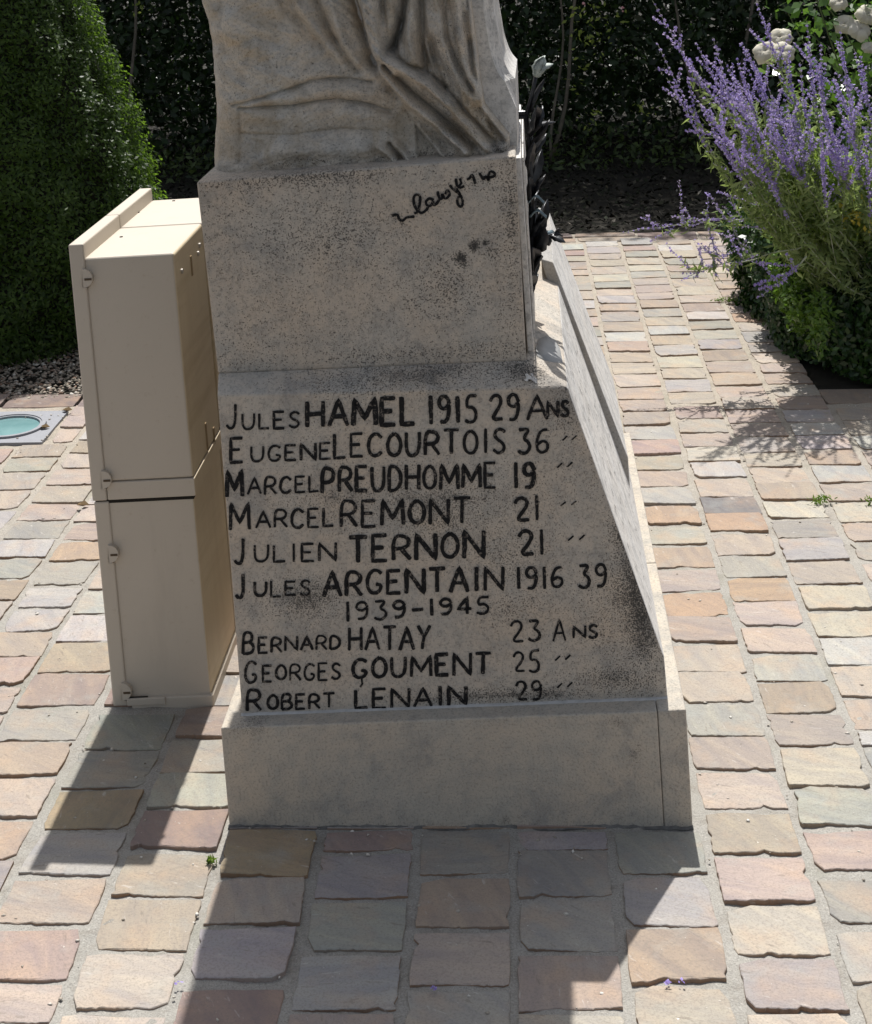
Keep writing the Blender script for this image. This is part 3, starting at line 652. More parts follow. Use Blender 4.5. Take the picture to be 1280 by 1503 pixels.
def relief(X, Z):
    P = np.stack([X, Z], 1); h = np.zeros(len(P))
    for line, wd, amp, kd in FE:
        d, sg = seg_dist(P, line); h += amp*(1.4*np.exp(-(d/(wd*.80))**1.3) if amp < 0 else 1.15*np.exp(-(d/(wd*.75))**2))
    def side(line, lo, soft=.012):
        d, sg = seg_dist(P, feat(line)); return 1/(1+np.exp(-np.clip(d*sg/soft, -20, 20)*3))
    # sash and skirt come forward of the leg
    h += .030*side([(518, -60), (542, 86), (585, 146), (628, 208), (657, 240)], 0)
    # fine secondary folds running down the skirt and across the hem
    w1 = side([(540, -60), (560, 60), (600, 110), (660, 145), (720, 200)], 0)
    h += w1*.0035*np.sin((X-.25*(1.45-Z))*260+2.5*np.sin(Z*23))+w1*.002*np.sin((X-.2*(1.45-Z))*520+2*np.sin(Z*41))
    w2 = side([(565, 90), (608, 135), (696, 213)], 0)*(1-w1)
    h += w2*.003*np.sin((X+Z)*330)
    h += (1-w1)*.0018*np.sin(Z*150+X*25+2*np.sin(X*20))
    h += .02*np.exp(-((Z-1.21)/.05)**2)*(X < .0)
    # slow roundness + carving unevenness
    h += .002*np.sin(X*310+4*np.sin(Z*90))*np.sin(Z*280+3*np.sin(X*70))*.5+.010*np.exp(-((Z-1.215-.03*np.clip(X-.02, 0, 1))/.014)**2)*np.clip((X-.03)/.03, 0, 1)*(1+.6*np.sin(X*210))
    h += .004*np.sin(X*37+Z*11)*np.sin(Z*29)+.0015*np.sin(X*140+3*np.sin(Z*60))*np.sin(Z*120+X*30)
    gr = np.sin(X*811+5*np.sin(Z*333))*np.sin(Z*767+4*np.sin(X*290)); h += .0007*gr
    # block turns away at the right
    h -= .05*np.clip((X-.15)/.04, 0, 1)**2
    return h
def statue_mesh():
    NZ, NX = 210, 230
    lo = sorted([(q[2], q[0]) for q in (at(x, y, 1, yy, MON) for x, y, yy in ((320, 236, .34), (319, 200, .33), (318, 160, .31), (316, 110, .29), (312, 65, .27), (305, 30, .25), (295, 0, .24), (284, -25, .23)))])+[(1.9, -.40), (2.05, -.33)]
    rc = [(1.19, .15), (1.30, .13), (1.42, .08), (1.53, .05), (2.1, .03)]
    hi = [(1.195, .172), (1.24, .172), (1.27, .150), (1.30, .130), (1.36, .125), (1.5, .118), (1.9, .10), (2.05, .06)]
    zs = np.concatenate([np.linspace(PT-.002, 1.56, 175), np.linspace(1.57, 2.05, 35)]); NZ = len(zs)
    xl = np.interp(zs, [a for a, _ in lo], [b for _, b in lo]); xr = np.interp(zs, [a for a, _ in hi], [b for _, b in hi])
    u = np.linspace(0, 1, NX); X = xl[:, None]+(xr-xl)[:, None]*u[None, :]; Z = np.repeat(zs[:, None], NX, 1)
    h = relief(X.ravel(), Z.ravel()).reshape(NZ, NX)
    Y = YF-h
    # batter: the figure leans back as it rises
    Y += .02*(Z-PT)
    rr = np.interp(zs, [a for a, _ in rc], [b for _, b in rc]); Y += rr[:, None]*np.exp(-((X-xl[:, None])/.022))*(1-1/(1+np.exp(np.clip((xl[:, None]+.040-X)/.0025, -30, 30)))*0)
    Y[:, 0] += .006; Y[:, -1] += .03; Y[:, -2] += .012
    vs = np.stack([X, Y, Z], 2).reshape(-1, 3).tolist(); fs = []
    for j in range(NZ-1):
        for i in range(NX-1):
            a = j*NX+i; fs.append((a, a+1, a+NX+1, a+NX))
    # sides and back
    o = len(vs)
    for j in range(NZ): vs += [(xl[j], .62, zs[j]), (xr[j]+.01, .62, zs[j])]
    for j in range(NZ-1):
        fs.append((j*NX, (j+1)*NX, o+2*(j+1), o+2*j)); fs.append((j*NX+NX-1, o+2*j+1, o+2*(j+1)+1, (j+1)*NX+NX-1)); fs.append((o+2*j, o+2*j+2, o+2*j+3, o+2*j+1))
    fs.append(tuple((NZ-1)*NX+i for i in range(NX))+(o+2*NZ-1, o+2*NZ-2))
    return pydata('statue', vs, fs)
st_o = mpart('statue', statue_mesh(), M_stat, smooth=True)
# moulded back pillar behind the figure, flaring to a shoulder on the right
prof = [(727, -120), (727, 0), (729, 25), (733, 49), (737, 72), (743, 92), (750, 107), (758.5, 117), (760, 156), (762, 200), (762, 236)]
def cat(p, k=4):
    q = []
    for i in range(len(p)-1):
        p0, p1, p2, p3 = p[max(i-1, 0)], p[i], p[i+1], p[min(i+2, len(p)-1)]
        for j in range(k):
            t = j/k; q.append(tuple(.5*(2*b+(c-a)*t+(2*a-5*b+4*c-d)*t*t+(3*b-a-3*c+d)*t**3) for a, b, c, d in zip(p0, p1, p2, p3)))
    return q+[p[-1]]
pr = [at(x, y, 1, .24, MON) for x, y in cat(prof[:8])+prof[8:]]
inner = .02
for k, (yo, dx) in enumerate(((.235, 0), (.247, .004), (.262, .007))):
    pass
ys = [.225, .235, .243, .252, .262, .275, .60]; dxs = [-.022, -.018, -.014, -.013, -.004, -.003, 0]
vs = []; fs = []; n = len(pr)
for yv, dx in zip(ys, dxs):
    for p in pr:
        k = 1.0 if p[2] > 1.30 else 0.15
        vs.append((p[0]+dx*k, yv, max(p[2], PT-.001)))
for a in range(len(ys)-1):
    for i in range(n-1): fs.append((a*n+i, a*n+i+1, (a+1)*n+i+1, (a+1)*n+i))
o = len(vs); vs += [(-.1, ys[0], pr[i][2]) for i in range(n)]; fs += [(o+i, o+i+1, i+1, i) for i in range(n-1)]
vs += [(-.1, .60, pr[i][2]) for i in range(n)]; L_ = (len(ys)-1)*n; fs += [(L_+i, L_+i+1, o+n+i+1, o+n+i) for i in range(n-1)]
fs.append((0, o, o+n, L_, *[k*n for k in range(len(ys)-2, 0, -1)]))
me = fixn(pydata('back_pillar', vs, fs)); mpart('back_pillar', me, M_white)

# ------------------------------------------------------------------ bronze branch fixed to the plaque
M_brz, n_, b_ = nmat('blackened_bronze', .38); b_.inputs['Metallic'].default_value = .55; b_.inputs['Specular IOR Level'].default_value = .5
v_ = objvec(n_); n_.links.new(mix(n_, ramp(n_, noise(n_, v_, 30, 4), [(.45, 0), (.7, 1)]), (.03, .03, .033), (.085, .09, .095)), b_.inputs['Base Color']); bump(n_, b_, noise(n_, v_, 120, 4), .001, .5)
M_pat = plain('green_patina', (.38, .42, .39), .6, .1, var=.4, scale=60, bmp=.001)
M_rib = plain('blue_grey_bronze', (.16, .21, .23), .32, .6, spec=.5, var=.2)
br = tag(empty('bronze_branch', MM), 'blackened bronze flower branch fixed to the right side of the memorial', 'branch')
YB = .40
def bp(px, py, dy=0.0): q = at(px, py, 1, YB, MON); k = (YB+dy)/YB; return Vector((q[0], YB+dy, q[2]))
stem = [bp(774, 455), bp(778, 430), bp(780, 395), bp(781, 350), bp(780, 300), bp(778, 250), bp(776, 205), bp(772, 172), bp(778, 150), bp(783, 130), bp(787, 108)]
link('stem', Geo().tube(stem, [.003, .004, .006, .006, .006, .006, .005, .005, .004, .004, .004], 8).mesh('stem'), M_brz, br, smooth=True)
def bleaf(base, tip, width, side, curl=.3, mat=M_brz, name='leaf', thick=.0016, seg=9):
    """pointed leaf with a raised midrib, cupped and twisted; side = direction across the blade"""
    base, tip, side = Vector(base), Vector(tip), Vector(side); ax = tip-base; L = ax.length; ax.normalize(); side = (side-ax*side.dot(ax)).normalized(); nn = ax.cross(side)
    vs, fs = [], []
    tw = random.uniform(-.5, .5)
    for i in range(seg+1):
        u = i/seg; wv = width*math.sin(math.pi*min(1, u*.93+.07))**.8*(1+.12*math.sin(u*19)); c = base+ax*L*u+nn*(curl*L*math.sin(u*math.pi)*.35+curl*L*u*u*.25)
        ang = tw*u; s2 = side*math.cos(ang)+nn*math.sin(ang); n2 = -side*math.sin(ang)+nn*math.cos(ang)
        for k, q in ((-1, 0), (-.5, .14), (0, -.02), (.5, .14), (1, 0)): vs.append(c+s2*wv*.5*k+n2*wv*(q-.25*k*k))
    for i in range(seg):
        for k in range(4): a = i*5+k; fs.append((a, a+1, a+6, a+5))
    o = link(name, pydata(name, vs, fs), mat, br, smooth=True)
    m = o.modifiers.new('thick', 'SOLIDIFY'); m.thickness = thick; return o
random.seed(21)
for (bx_, by_), (tx, ty), dy0, dy1, wd in [
 ((774, 458), (779, 432), 0, .0, .010), ((776, 440), (787, 405), 0, .01, .016), ((777, 425), (772, 395), 0, -.05, .024), ((778, 420), (790, 385), 0, .06, .026), ((779, 408), (792, 372), .0, -.03, .022), ((779, 398), (774, 352), .0, -.06, .03),
 ((780, 385), (794, 345), 0, .02, .026), ((780, 370), (791, 325), 0, -.04, .034), ((780, 350), (776, 305), 0, .07, .034), ((780, 345), (796, 318), .01, -.01, .030), ((780, 320), (790, 285), 0, .06, .03), ((779, 300), (774, 255), 0, -.05, .03), ((779, 290), (796, 258), 0, .0, .022),
 ((778, 270), (790, 225), 0, .05, .026), ((778, 255), (784, 205), 0, -.05, .03), ((777, 235), (797, 200), 0, .02, .020), ((777, 225), (775, 180), 0, .06, .03), ((777, 215), (800, 175), 0, -.02, .022), ((776, 200), (790, 155), .0, .0, .030), ((775, 195), (782, 150), 0, -.05, .03), ((775, 188), (807, 185), 0, .03, .014), ((779, 165), (796, 118), 0, .0, .018), ((778, 360), (800, 350), .0, .02, .02), ((781, 350), (797, 300), .0, .05, .03)]:
    bleaf(bp(bx_+1, by_), bp(tx+4+(tx-774)*.15, ty, dy1), wd*1.15, (random.uniform(-.2, .5), 1, random.uniform(-.3, .3)), random.uniform(-.25, .35))
# side sprig sticking out to the right
sp = [bp(786, 352), bp(797, 348), bp(808, 345), bp(818, 342), bp(826, 347)]
link('twig', Geo().tube(sp, [.004, .003, .0028, .0024, .002], 6).mesh('twig'), M_brz, br, smooth=True)
bleaf(bp(797, 352), bp(812, 346, .03), .022, (.1, .2, 1), .4, M_rib); bleaf(bp(808, 345), bp(829, 356, -.01), .016, (.2, .6, .5), .4); bleaf(bp(814, 352), bp(822, 336), .012, (.6, .5, .1), .3); bleaf(bp(800, 346), bp(806, 360), .018, (1, .3, 0), .2)
# ribbon curls
def ribbon(px0, px1, py, nm):
    vs, fs = [], []; n = 10
    for i in range(n+1):
        u = i/n; th = -.5+u*2.9
        for k in (-1, 1):
            a = bp(px0+(px1-px0)*u, py-4*math.sin(u*math.pi)); vs.append((a.x, a.y-.01+.028*k, a.z+.004*math.sin(th*2)-(k+1)*.004))
    for i in range(n): fs.append((2*i, 2*i+1, 2*i+3, 2*i+2))
    o = link(nm, pydata(nm, vs, fs), M_rib, br, smooth=True); m = o.modifiers.new('thick', 'SOLIDIFY'); m.thickness = .003
ribbon(776, 798, 291, 'ribbon_curl'); ribbon(778, 801, 312, 'ribbon_curl')
# flower head: overlapping petals
fb = bp(787, 108)
for i in range(6):
    a = i*1.05; bleaf(fb+Vector((0, 0, -.006)), fb+Vector((.012*math.cos(a)+.014, .012*math.sin(a), .030)), .026, (-math.sin(a), math.cos(a), .1), .6, M_pat, 'petal')
bleaf(fb+Vector((0, 0, 0)), fb+Vector((.036, .0, .012)), .024, (0, 1, .2), .5, M_pat, 'petal')
for k in range(2):
    p = bp(762, 166+k*6); link('fixing_bolt', Geo().tube([p+Vector((-.006, 0, 0)), p+Vector((.012, 0, 0))], .0045, 8).mesh('fixing_bolt'), M_brz, br)

# ------------------------------------------------------------------ electrical cabinet
MC = mat4(CAB)
M_cab, n_, b_ = nmat('cream_polyester', .5); b_.inputs['Specular IOR Level'].default_value = .35
v_ = objvec(n_); c_ = mix(n_, noise(n_, v_, 4, 4), (.53, .475, .395), (.585, .525, .44))
c_ = mix(n_, ramp(n_, noise(n_, v_, 60, 5, .8), [(.6, 0), (.75, .5)]), c_, (.40, .32, .23)); c_ = mix(n_, ramp(n_, noise(n_, v_, 23, 7, .85, 1.0), [(.66, 0), (.72, .5)]), c_, (.34, .28, .21)); mp_ = N(n_, 'Mapping'); mp_.inputs['Scale'].default_value = (14, 14, 2.2); n_.links.new(v_, mp_.inputs[0])
c_ = mix(n_, ramp(n_, noise(n_, mp_.outputs[0], 1, 5, .7), [(.55, 0), (.75, .25)]), c_, (.38, .33, .27)); n_.links.new(c_, b_.inputs['Base Color']); bump(n_, b_, noise(n_, v_, 300, 2), .0004, .5)
M_cabside, n_, b_ = nmat('weathered_bounce_lit_back', .55)  # weathered tan, brightened to imitate light bounced onto this face
v_ = objvec(n_); mp_ = N(n_, 'Mapping'); mp_.inputs['Scale'].default_value = (3, 3, 40); n_.links.new(v_, mp_.inputs[0]); mp2 = N(n_, 'Mapping'); mp2.inputs['Scale'].default_value = (30, 30, 3); n_.links.new(v_, mp2.inputs[0])
c_ = mix(n_, noise(n_, mp2.outputs[0], 1, 5, .7), (.62, .52, .36), (.76, .66, .48)); c_ = mix(n_, ramp(n_, noise(n_, mp_.outputs[0], .35, 4, .7), [(.5, 0), (.7, .5)]), c_, (.48, .38, .22)); n_.links.new(c_, b_.inputs['Base Color'])
M_dark = plain('dark_gap', (.02, .018, .015), .9)
M_screw = plain('zinc_screw', (.45, .42, .38), .35, .8, spec=.5)
cab = tag(empty('electrical_cabinet', MC), 'cream plastic electrical cabinet standing on the paving left of the memorial', 'cabinet')
CWX, CD, Z1, Z2 = .218, .616, .4525, 1.0028
xf = at(121.8, 361, 1, 0, CAB)[0]      # width of the overhanging door flange
zt = at(262, 370, 1, .012, CAB)[2]
def cp(name, G, mat=M_cab, par=None, bv=.004, seg=3):
    me = G.mesh(name) if isinstance(G, Geo) else G; me = fixn(me); me.materials.clear(); me.materials.append(mat)
    if mat is M_cab:
        me.materials.append(M_cabside)
        for p in me.polygons:
            if p.normal.x > .9 and name in ('upper_housing', 'base_housing', 'lower_band'): p.material_index = 1
    o = link(name, me, None, par or cab); 
    if bv: bevel(o, bv, seg)
    return o
for k, (y0, y1) in enumerate(((0, .2965), (.2995, CD))):
    cp('upper_housing', Geo().box(xf-.003, CWX, y0+.005, y1, Z1+.0405, zt), bv=.006)
    cp('door', Geo().box(0, xf, y0+.001, y1, Z1+.0010, Z2), bv=.0035)
    cp('lower_band', Geo().box(xf+.001, CWX+.0015, y0+.003, y1, Z1+.0015, Z1+.0398), bv=.002)
    cp('base_housing', Geo().box(xf-.003, CWX-.004, y0+.007, y1, -.03, Z1-.0018), bv=.004)
    cp('base_door', Geo().box(.002, xf+.0028, y0+.003, y1, .0, Z1-.0018), bv=.0035)
cp('seam', Geo().box(.006, CWX-.004, .006, CD-.004, Z1-.006, Z1+.004), M_dark, bv=0)
cp('skirt', Geo().box(xf+.012, CWX+.002, -.002, CD-.01, -.01, .019), bv=.003)
cp('skirt_flap', Geo().box(.035, .118, -.0055, .0015, .004, .020), bv=.002)
cp('flap_gap', Geo().box(.036, .080, -.0022, .0008, .0205, .0220), M_dark, bv=0)
def hinge(px, py):
    q = at(px, py, 1, 0, CAB); G = Geo(); n = 14; vs = []
    for y in (-.005, .012):
        for i in range(n): a = -math.pi/2+math.pi*i/(n-1); vs.append((xf-.004+.019*math.cos(a), y, q[2]+.019*math.sin(a)))
        vs += [(xf-.006, y, q[2]+.019), (xf-.006, y, q[2]-.022), (xf+.004, y, q[2]-.020)]
    m = n+3; order = list(range(n))+[n, n+1, n+2]
    ring = [n+2]+list(range(n))+[n, n+1]
    fs = [tuple(ring), tuple(m+i for i in reversed(ring))]+[(ring[(i+1) % m], ring[i], m+ring[i], m+ring[(i+1) % m]) for i in range(m)]
    h = cp('hinge', pydata('hinge', vs, fs), M_cab, bv=.0012)
    cp('hinge_slot', Geo().box(xf-.002, xf+.013, -.0060, -.002, q[2]-.004, q[2]+.0005), plain('slot_brown', (.10, .07, .045), .8), par=h, bv=0)
for p in ((128, 408), (158, 703), (166, 812), (188, 1014)): hinge(*p)
# thin shadow line above the lower band

for (px, py) in ((266, 398), (292, 360), (290, 372)):
    q = at(px, py, 0, CWX, CAB); cp('screw', Geo().tube([(CWX-.002, q[1], q[2]), (CWX+.004, q[1], q[2])], .0055, 10), M_screw, bv=.001)
for (px, py, h) in ((281, 390, .022), (303, 640, .03), (314, 640, .02)):
    q = at(px, py, 0, CWX, CAB)
    cp('vent_slot', Geo().box(CWX-.001, CWX+.0015, q[1]-.006, q[1]+.006, q[2]-h, q[2]+h), plain('slot_shadow', (.34, .25, .14), .7), bv=.001)
for k in range(5):
    z = random.uniform(.1, .9)
for (px, py) in ((178, 348), (250, 291), (255, 295), (203, 312)):
    q = at(px, py, 2, zt, CAB)
    cp('dirt_fleck', Geo().box(q[0]-.003, q[0]+.003, q[1]-.003, q[1]+.003, zt-.001, zt+.0015), M_dark, bv=0)

# ------------------------------------------------------------------ in-ground light
lx, ly, lh = PLATE; M_zinc = plain('pale_zinc', (.26, .265, .285), .6, .1, spec=.4, var=.06, scale=60)
ML = Matrix.Translation((lx, ly, 0)) @ Matrix.Rotation(PY, 4, 'Z')
lt = tag(empty('ground_light', ML), 'round in-ground light with blue-green glass in a square grey plate', 'light')
def ringgeo(r0, r1, z0, z1, n=56):
    vs, fs = [], []
    for i in range(n):
        a = 2*math.pi*i/n; c, s = math.cos(a), math.sin(a); vs += [(r0*c, r0*s, z0), (r0*c, r0*s, z1), (r1*c, r1*s, z1), (r1*c, r1*s, z0)]
    for i in range(n):
        j = (i+1) % n
        for k in range(3): fs.append((4*i+k, 4*j+k, 4*j+k+1, 4*i+k+1))
    return fixn(pydata('ring', vs, fs))
# plate with a round opening
vs, fs = [], []; n = 64
for i in range(n):
    a = 2*math.pi*i/n; c, s = math.cos(a), math.sin(a); k = lh/max(abs(c), abs(s)); vs += [(k*c, k*s, .009), (.118*c, .118*s, .009), (k*c, k*s, -.01)]
for i in range(n):
    j = (i+1) % n; fs += [(3*i, 3*j, 3*j+1, 3*i+1), (3*i+2, 3*j+2, 3*j, 3*i)]
link('plate', fixn(pydata('plate', vs, fs)), M_zinc, lt)
link('ring', ringgeo(.104, .1165, -.01, .016), M_zinc, lt, smooth=False)
link('inner_ring', ringgeo(.097, .1035, -.01, .013), M_zinc, lt)
M_glass, n_, b_ = nmat('blue_green_glass', .06); b_.inputs['Specular IOR Level'].default_value = .9
v_ = objvec(n_); n_.links.new(mix(n_, noise(n_, v_, 9, 3), (.10, .24, .25), (.32, .50, .50)), b_.inputs['Base Color']); b_.inputs['Coat Weight'].default_value = .6
vs = [(0, 0, .0105)]; fs = []
for r, z in ((.04, .0102), (.08, .009), (.0968, .006)):
    for i in range(40): a = 2*math.pi*i/40; vs.append((r*math.cos(a), r*math.sin(a), z))
fs = [(0, 1+i, 1+(i+1) % 40) for i in range(40)]
for q in range(2): fs += [(1+q*40+i, 1+(q+1)*40+i, 1+(q+1)*40+(i+1) % 40, 1+q*40+(i+1) % 40) for i in range(40)]
link('glass', fixn(pydata('glass', vs, fs)), M_glass, lt, smooth=True)
for i in range(4):
    a = .5+i*math.pi/2; link('screw', Geo().tube([(.13*math.cos(a), .13*math.sin(a), .008), (.13*math.cos(a), .13*math.sin(a), .0115)], .004, 8).mesh('screw'), M_screw, lt)

# ------------------------------------------------------------------ loose ground cover
def pebbles(name, P, size, mat, parent=None):
    n = len(P); base = np.array([(1, 0, 0), (0, 1, 0), (-1, 0, 0), (0, -1, 0), (0, 0, .75), (0, 0, -.5)], float); F8 = [(0, 1, 4), (1, 2, 4), (2, 3, 4), (3, 0, 4), (1, 0, 5), (2, 1, 5), (3, 2, 5), (0, 3, 5)]
    th = rng.random(n)*6.28; c, s = np.cos(th), np.sin(th); sz = size*(.5+rng.random(n)); asp = .5+.5*rng.random(n)
    V = base[None]*np.stack([sz, sz*asp, sz*.7], 1)[:, None, :]; V += rng.normal(size=V.shape)*sz[:, None, None]*.15
    X = V[..., 0]*c[:, None]-V[..., 1]*s[:, None]; Y = V[..., 0]*s[:, None]+V[..., 1]*c[:, None]
    V = np.stack([X, Y, V[..., 2]], 2)+P[:, None, :]
    F_ = (np.array(F8)[None]+(np.arange(n)*6)[:, None, None]).reshape(-1, 3)
    me = bpy.data.meshes.new(name); me.vertices.add(n*6); me.vertices.foreach_set('co', V.astype(np.float32).ravel()); me.loops.add(n*24); me.loops.foreach_set('vertex_index', F_.astype(np.int32).ravel())
    me.polygons.add(n*8); me.polygons.foreach_set('loop_start', np.arange(0, n*24, 3, dtype=np.int32)); me.polygons.foreach_set('loop_total', np.full(n*8, 3, np.int32)); me.update(); me.validate()
    return link(name, me, mat, parent)
def islandmat(name, stops, rough=.85):
    m, n, b = nmat(name, rough); r = N(n, 'NewGeometry').outputs['Random Per Island']; n.links.new(ramp(n, r, stops), b.inputs['Base Color']); return m
M_peb = islandmat('mixed_gravel', [(0, (.10, .09, .075)), (.35, (.22, .19, .15)), (.6, (.36, .32, .26)), (.8, (.20, .12, .08)), (1, (.55, .52, .46))])
def spread(n, x0, x1, y0, y1, z=0): return np.stack([x0+(x1-x0)*rng.random(n), y0+(y1-y0)*rng.random(n), np.full(n, z)], 1)
tag(pebbles('gravel', spread(14000, -3.0, -.95, 5.28, 6.6, .0), .009, M_peb), kind='stuff')
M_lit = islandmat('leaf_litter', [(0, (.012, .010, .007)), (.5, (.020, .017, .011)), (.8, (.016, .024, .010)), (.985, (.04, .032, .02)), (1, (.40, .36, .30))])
P = spread(26000, -4, 5.5, 7.66, 11, .0); P[:, 2] = rng.random(len(P))*.02
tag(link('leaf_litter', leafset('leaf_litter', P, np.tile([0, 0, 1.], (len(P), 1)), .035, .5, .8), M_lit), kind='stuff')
M_peb2 = islandmat('pale_grit', [(0, (.30, .26, .21)), (.5, (.55, .50, .43)), (1, (.75, .72, .66))])
pts = [(620, 1226), (540, 1225), (516, 1253), (540, 1254), (450, 1232), (456, 1233), (461, 1234), (843, 1245), (841, 1249), (764, 1254), (1098, 1204), (1220, 1156), (1228, 1156), (1155, 1168), (289, 1342), (114, 1380), (255, 1464), (123, 1102), (122, 1095), (207, 1258), (640, 1438), (1041, 1262), (212, 1204), (314, 1268), (47, 622), (28, 601)]
P = np.array([at(x, y, 2, .006) for x, y in pts])
pts2 = [(x+random.uniform(-1, 1), y) for x, y in [(15, 612), (22, 610), (30, 611), (38, 613), (47, 610), (60, 610), (75, 609), (86, 610), (92, 612), (70, 640), (66, 643), (62, 646), (30, 660), (24, 661)] for _ in (0, 1)]
P2 = np.array([at(x, y, 2, .010) for x, y in pts2])
tag(pebbles('loose_grit', np.concatenate([P, P2, spread(900, -1.6, 2.4, 1.9, 5.0, .003)]), .0038, M_peb2), kind='stuff')
M_weed = leafmat('weed_green', (.06, .12, .02), (.20, .30, .05), .3)
def weed(px, py, n, spread_, label, h=.02):
    c = at(px, py, 2, .004); P = c+np.stack([rng.normal(size=n)*spread_, rng.normal(size=n)*spread_*.4, rng.random(n)*h], 1)
    tag(link('weed_tuft', leafset('weed_tuft', P, np.tile([0, -.4, .6], (n, 1)), .016, .28, .9), M_weed), label, 'weed')
weed(1205, 738, 60, .018, 'small green weed tuft in a paving joint, in the sunlit strip right of the memorial')
weed(1068, 442, 90, .03, 'yellowish green moss tuft in the far paving beside the box bush', .012)
weed(1275, 740, 24, .012, 'tiny reddish weed at the right picture edge in a paving joint')
weed(309, 1266, 16, .005, 'tiny weed sprout at the left foot of the plinth', .01)
M_dry = islandmat('dry_leaf', [(0, (.16, .10, .05)), (1, (.30, .22, .12))])
for (x, y, lab) in ((121, 741, 'dry curled leaf on the paving beside the cabinet seam'), (65, 627, 'dry leaf lying on the grey plate of the ground light'), (98, 602, 'dry brown leaf on the edging course near the cabinet')):
    c = at(x, y, 2, .014); n = 5
    vs = [(c[0]+a*.017, c[1]+b*.016, c[2]+z) for a, b, z in ((-1, 0, 0), (-.3, -.7, .006), (.5, -.5, .003), (1.1, .1, 0), (.3, .7, .008), (-.5, .6, .004), (0, 0, -.004))]
    tag(link('dry_leaf', pydata('dry_leaf', vs, [(i, (i+1) % 6, 6) for i in range(6)]), M_dry), lab, 'leaf')

# ------------------------------------------------------------------ conifer cone, left
M_yew = leafmat('conifer_leaf', (.016, .036, .009), (.085, .140, .030), .5, .45, .35, 1.7)
M_core = plain('dark_core', (.012, .014, .008), .95, var=.4, scale=12)  # for the solid core added inside shrub foliage to block light
M_bark = plain('bark', (.11, .085, .06), .9, var=.35, scale=25, bmp=.004)
cx0, cy0 = -1.87, 6.36
cone = tag(empty('conical_conifer', Matrix.Translation((cx0, cy0, 0))), 'dense clipped conical evergreen in gravel at the left edge', 'shrub')
def cr(z): return .785*max(0, 1-(z/2.6)**1.3)*(1 if z > .25 else .86+.14*math.sqrt(max(0, z)/.25))
n = 150000; z = 2.58*(1-np.sqrt(rng.random(n)*.999)); th = rng.random(n)*2*math.pi
rr = np.array([cr(q) for q in z]); lump = 1+.035*np.sin(th*9+z*7)+.03*np.sin(th*17-z*15)+.02*np.sin(z*31+th*5)
dep = rng.random(n)**1.6*.07; R_ = rr*lump-dep+.012*rng.normal(size=n)
P = np.stack([R_*np.cos(th), R_*np.sin(th), z+.012*rng.normal(size=n)], 1); Nn = np.stack([np.cos(th), np.sin(th), np.full(n, .75)], 1)
link('foliage', leafset('foliage', P, Nn*.8, .021, .40, .62, .1), M_yew, cone)
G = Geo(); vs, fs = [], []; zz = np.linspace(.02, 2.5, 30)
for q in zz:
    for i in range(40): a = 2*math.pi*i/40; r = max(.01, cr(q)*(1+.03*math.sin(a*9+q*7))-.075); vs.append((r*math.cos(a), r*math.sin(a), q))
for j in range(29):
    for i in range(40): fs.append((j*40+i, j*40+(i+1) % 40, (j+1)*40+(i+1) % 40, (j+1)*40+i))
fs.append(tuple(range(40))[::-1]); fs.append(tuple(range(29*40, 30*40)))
link('light_block_core', pydata('light_block_core', vs, fs), M_core, cone)
link('trunk', Geo().tube([(0, 0, -.02), (0, 0, .5), (0, .01, 1.5)], [.05, .04, .02], 10).mesh('trunk'), M_bark, cone)

# ------------------------------------------------------------------ hedge behind
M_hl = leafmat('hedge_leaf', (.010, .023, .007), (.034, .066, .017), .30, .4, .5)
hedge = tag(empty('background_hedge', Matrix.Translation((0, 10.2, 0))), 'tall dark leafy hedge in deep shade behind the whole scene', 'hedge')
n = 330000
P = np.stack([-5+11*rng.random(n), -.45+2.4*rng.random(n)**1.0, .06+4.2*rng.random(n)], 1)
P[:, 1] += .12*np.sin(P[:, 0]*2.3)+.10*np.sin(P[:, 0]*5.1+P[:, 2]*3)+.08*np.sin(P[:, 2]*6)
Nn = np.tile([0, -.6, .6], (n, 1))
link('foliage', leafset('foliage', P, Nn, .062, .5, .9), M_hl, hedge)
random.seed(5)
hstems = [((850, 0), (826, 138), .011), ((985, 0), (1003, 60), .010), ((1100, 0), (1095, 90), .012), ((192, 20), (196, 160), .010), ((822, 10), (818, 120), .008)]
M_stem = plain('grey_hedge_stem', (.15, .13, .10), .85, var=.3, scale=18, bmp=.003)
for i, (a, b, r) in enumerate(hstems):
    pa, pb = at(*a, 1, 9.62+random.uniform(-.05, .1)), at(*b, 1, 9.66)
    d = (pa-pb); k = 1.6; top = pa+d*k; bot = pb-d*(pb[2]/max(.2, d[2]))
    if abs(d[2]) < .05: top = pa+np.array([.1, 0, 1.5]); bot = np.array([pa[0], pa[1], 0])
    pts = [bot+(top-bot)*u+np.array([.03*math.sin(u*9+i), .02*math.cos(u*7+i), 0]) for u in np.linspace(0, 1, 12)]
    pts = [p-np.array([0, 10.2, 0]) for p in pts]
    link('trunk', Geo().tube(pts, list(np.linspace(r*1.2, r*.6, 12)), 8).mesh('trunk'), M_stem, hedge, smooth=True)
# small wisps of low growth at the hedge foot
P = spread(5000, -4, 5, 9.2, 9.9); P[:, 2] = .02+rng.random(5000)**2*.22
tag(link('low_undergrowth', leafset('low_undergrowth', P, np.tile([0, -.3, .8], (5000, 1)), .045, .45, .9), leafmat('undergrowth_leaf', (.02, .035, .012), (.10, .14, .04), .3)), kind='stuff')
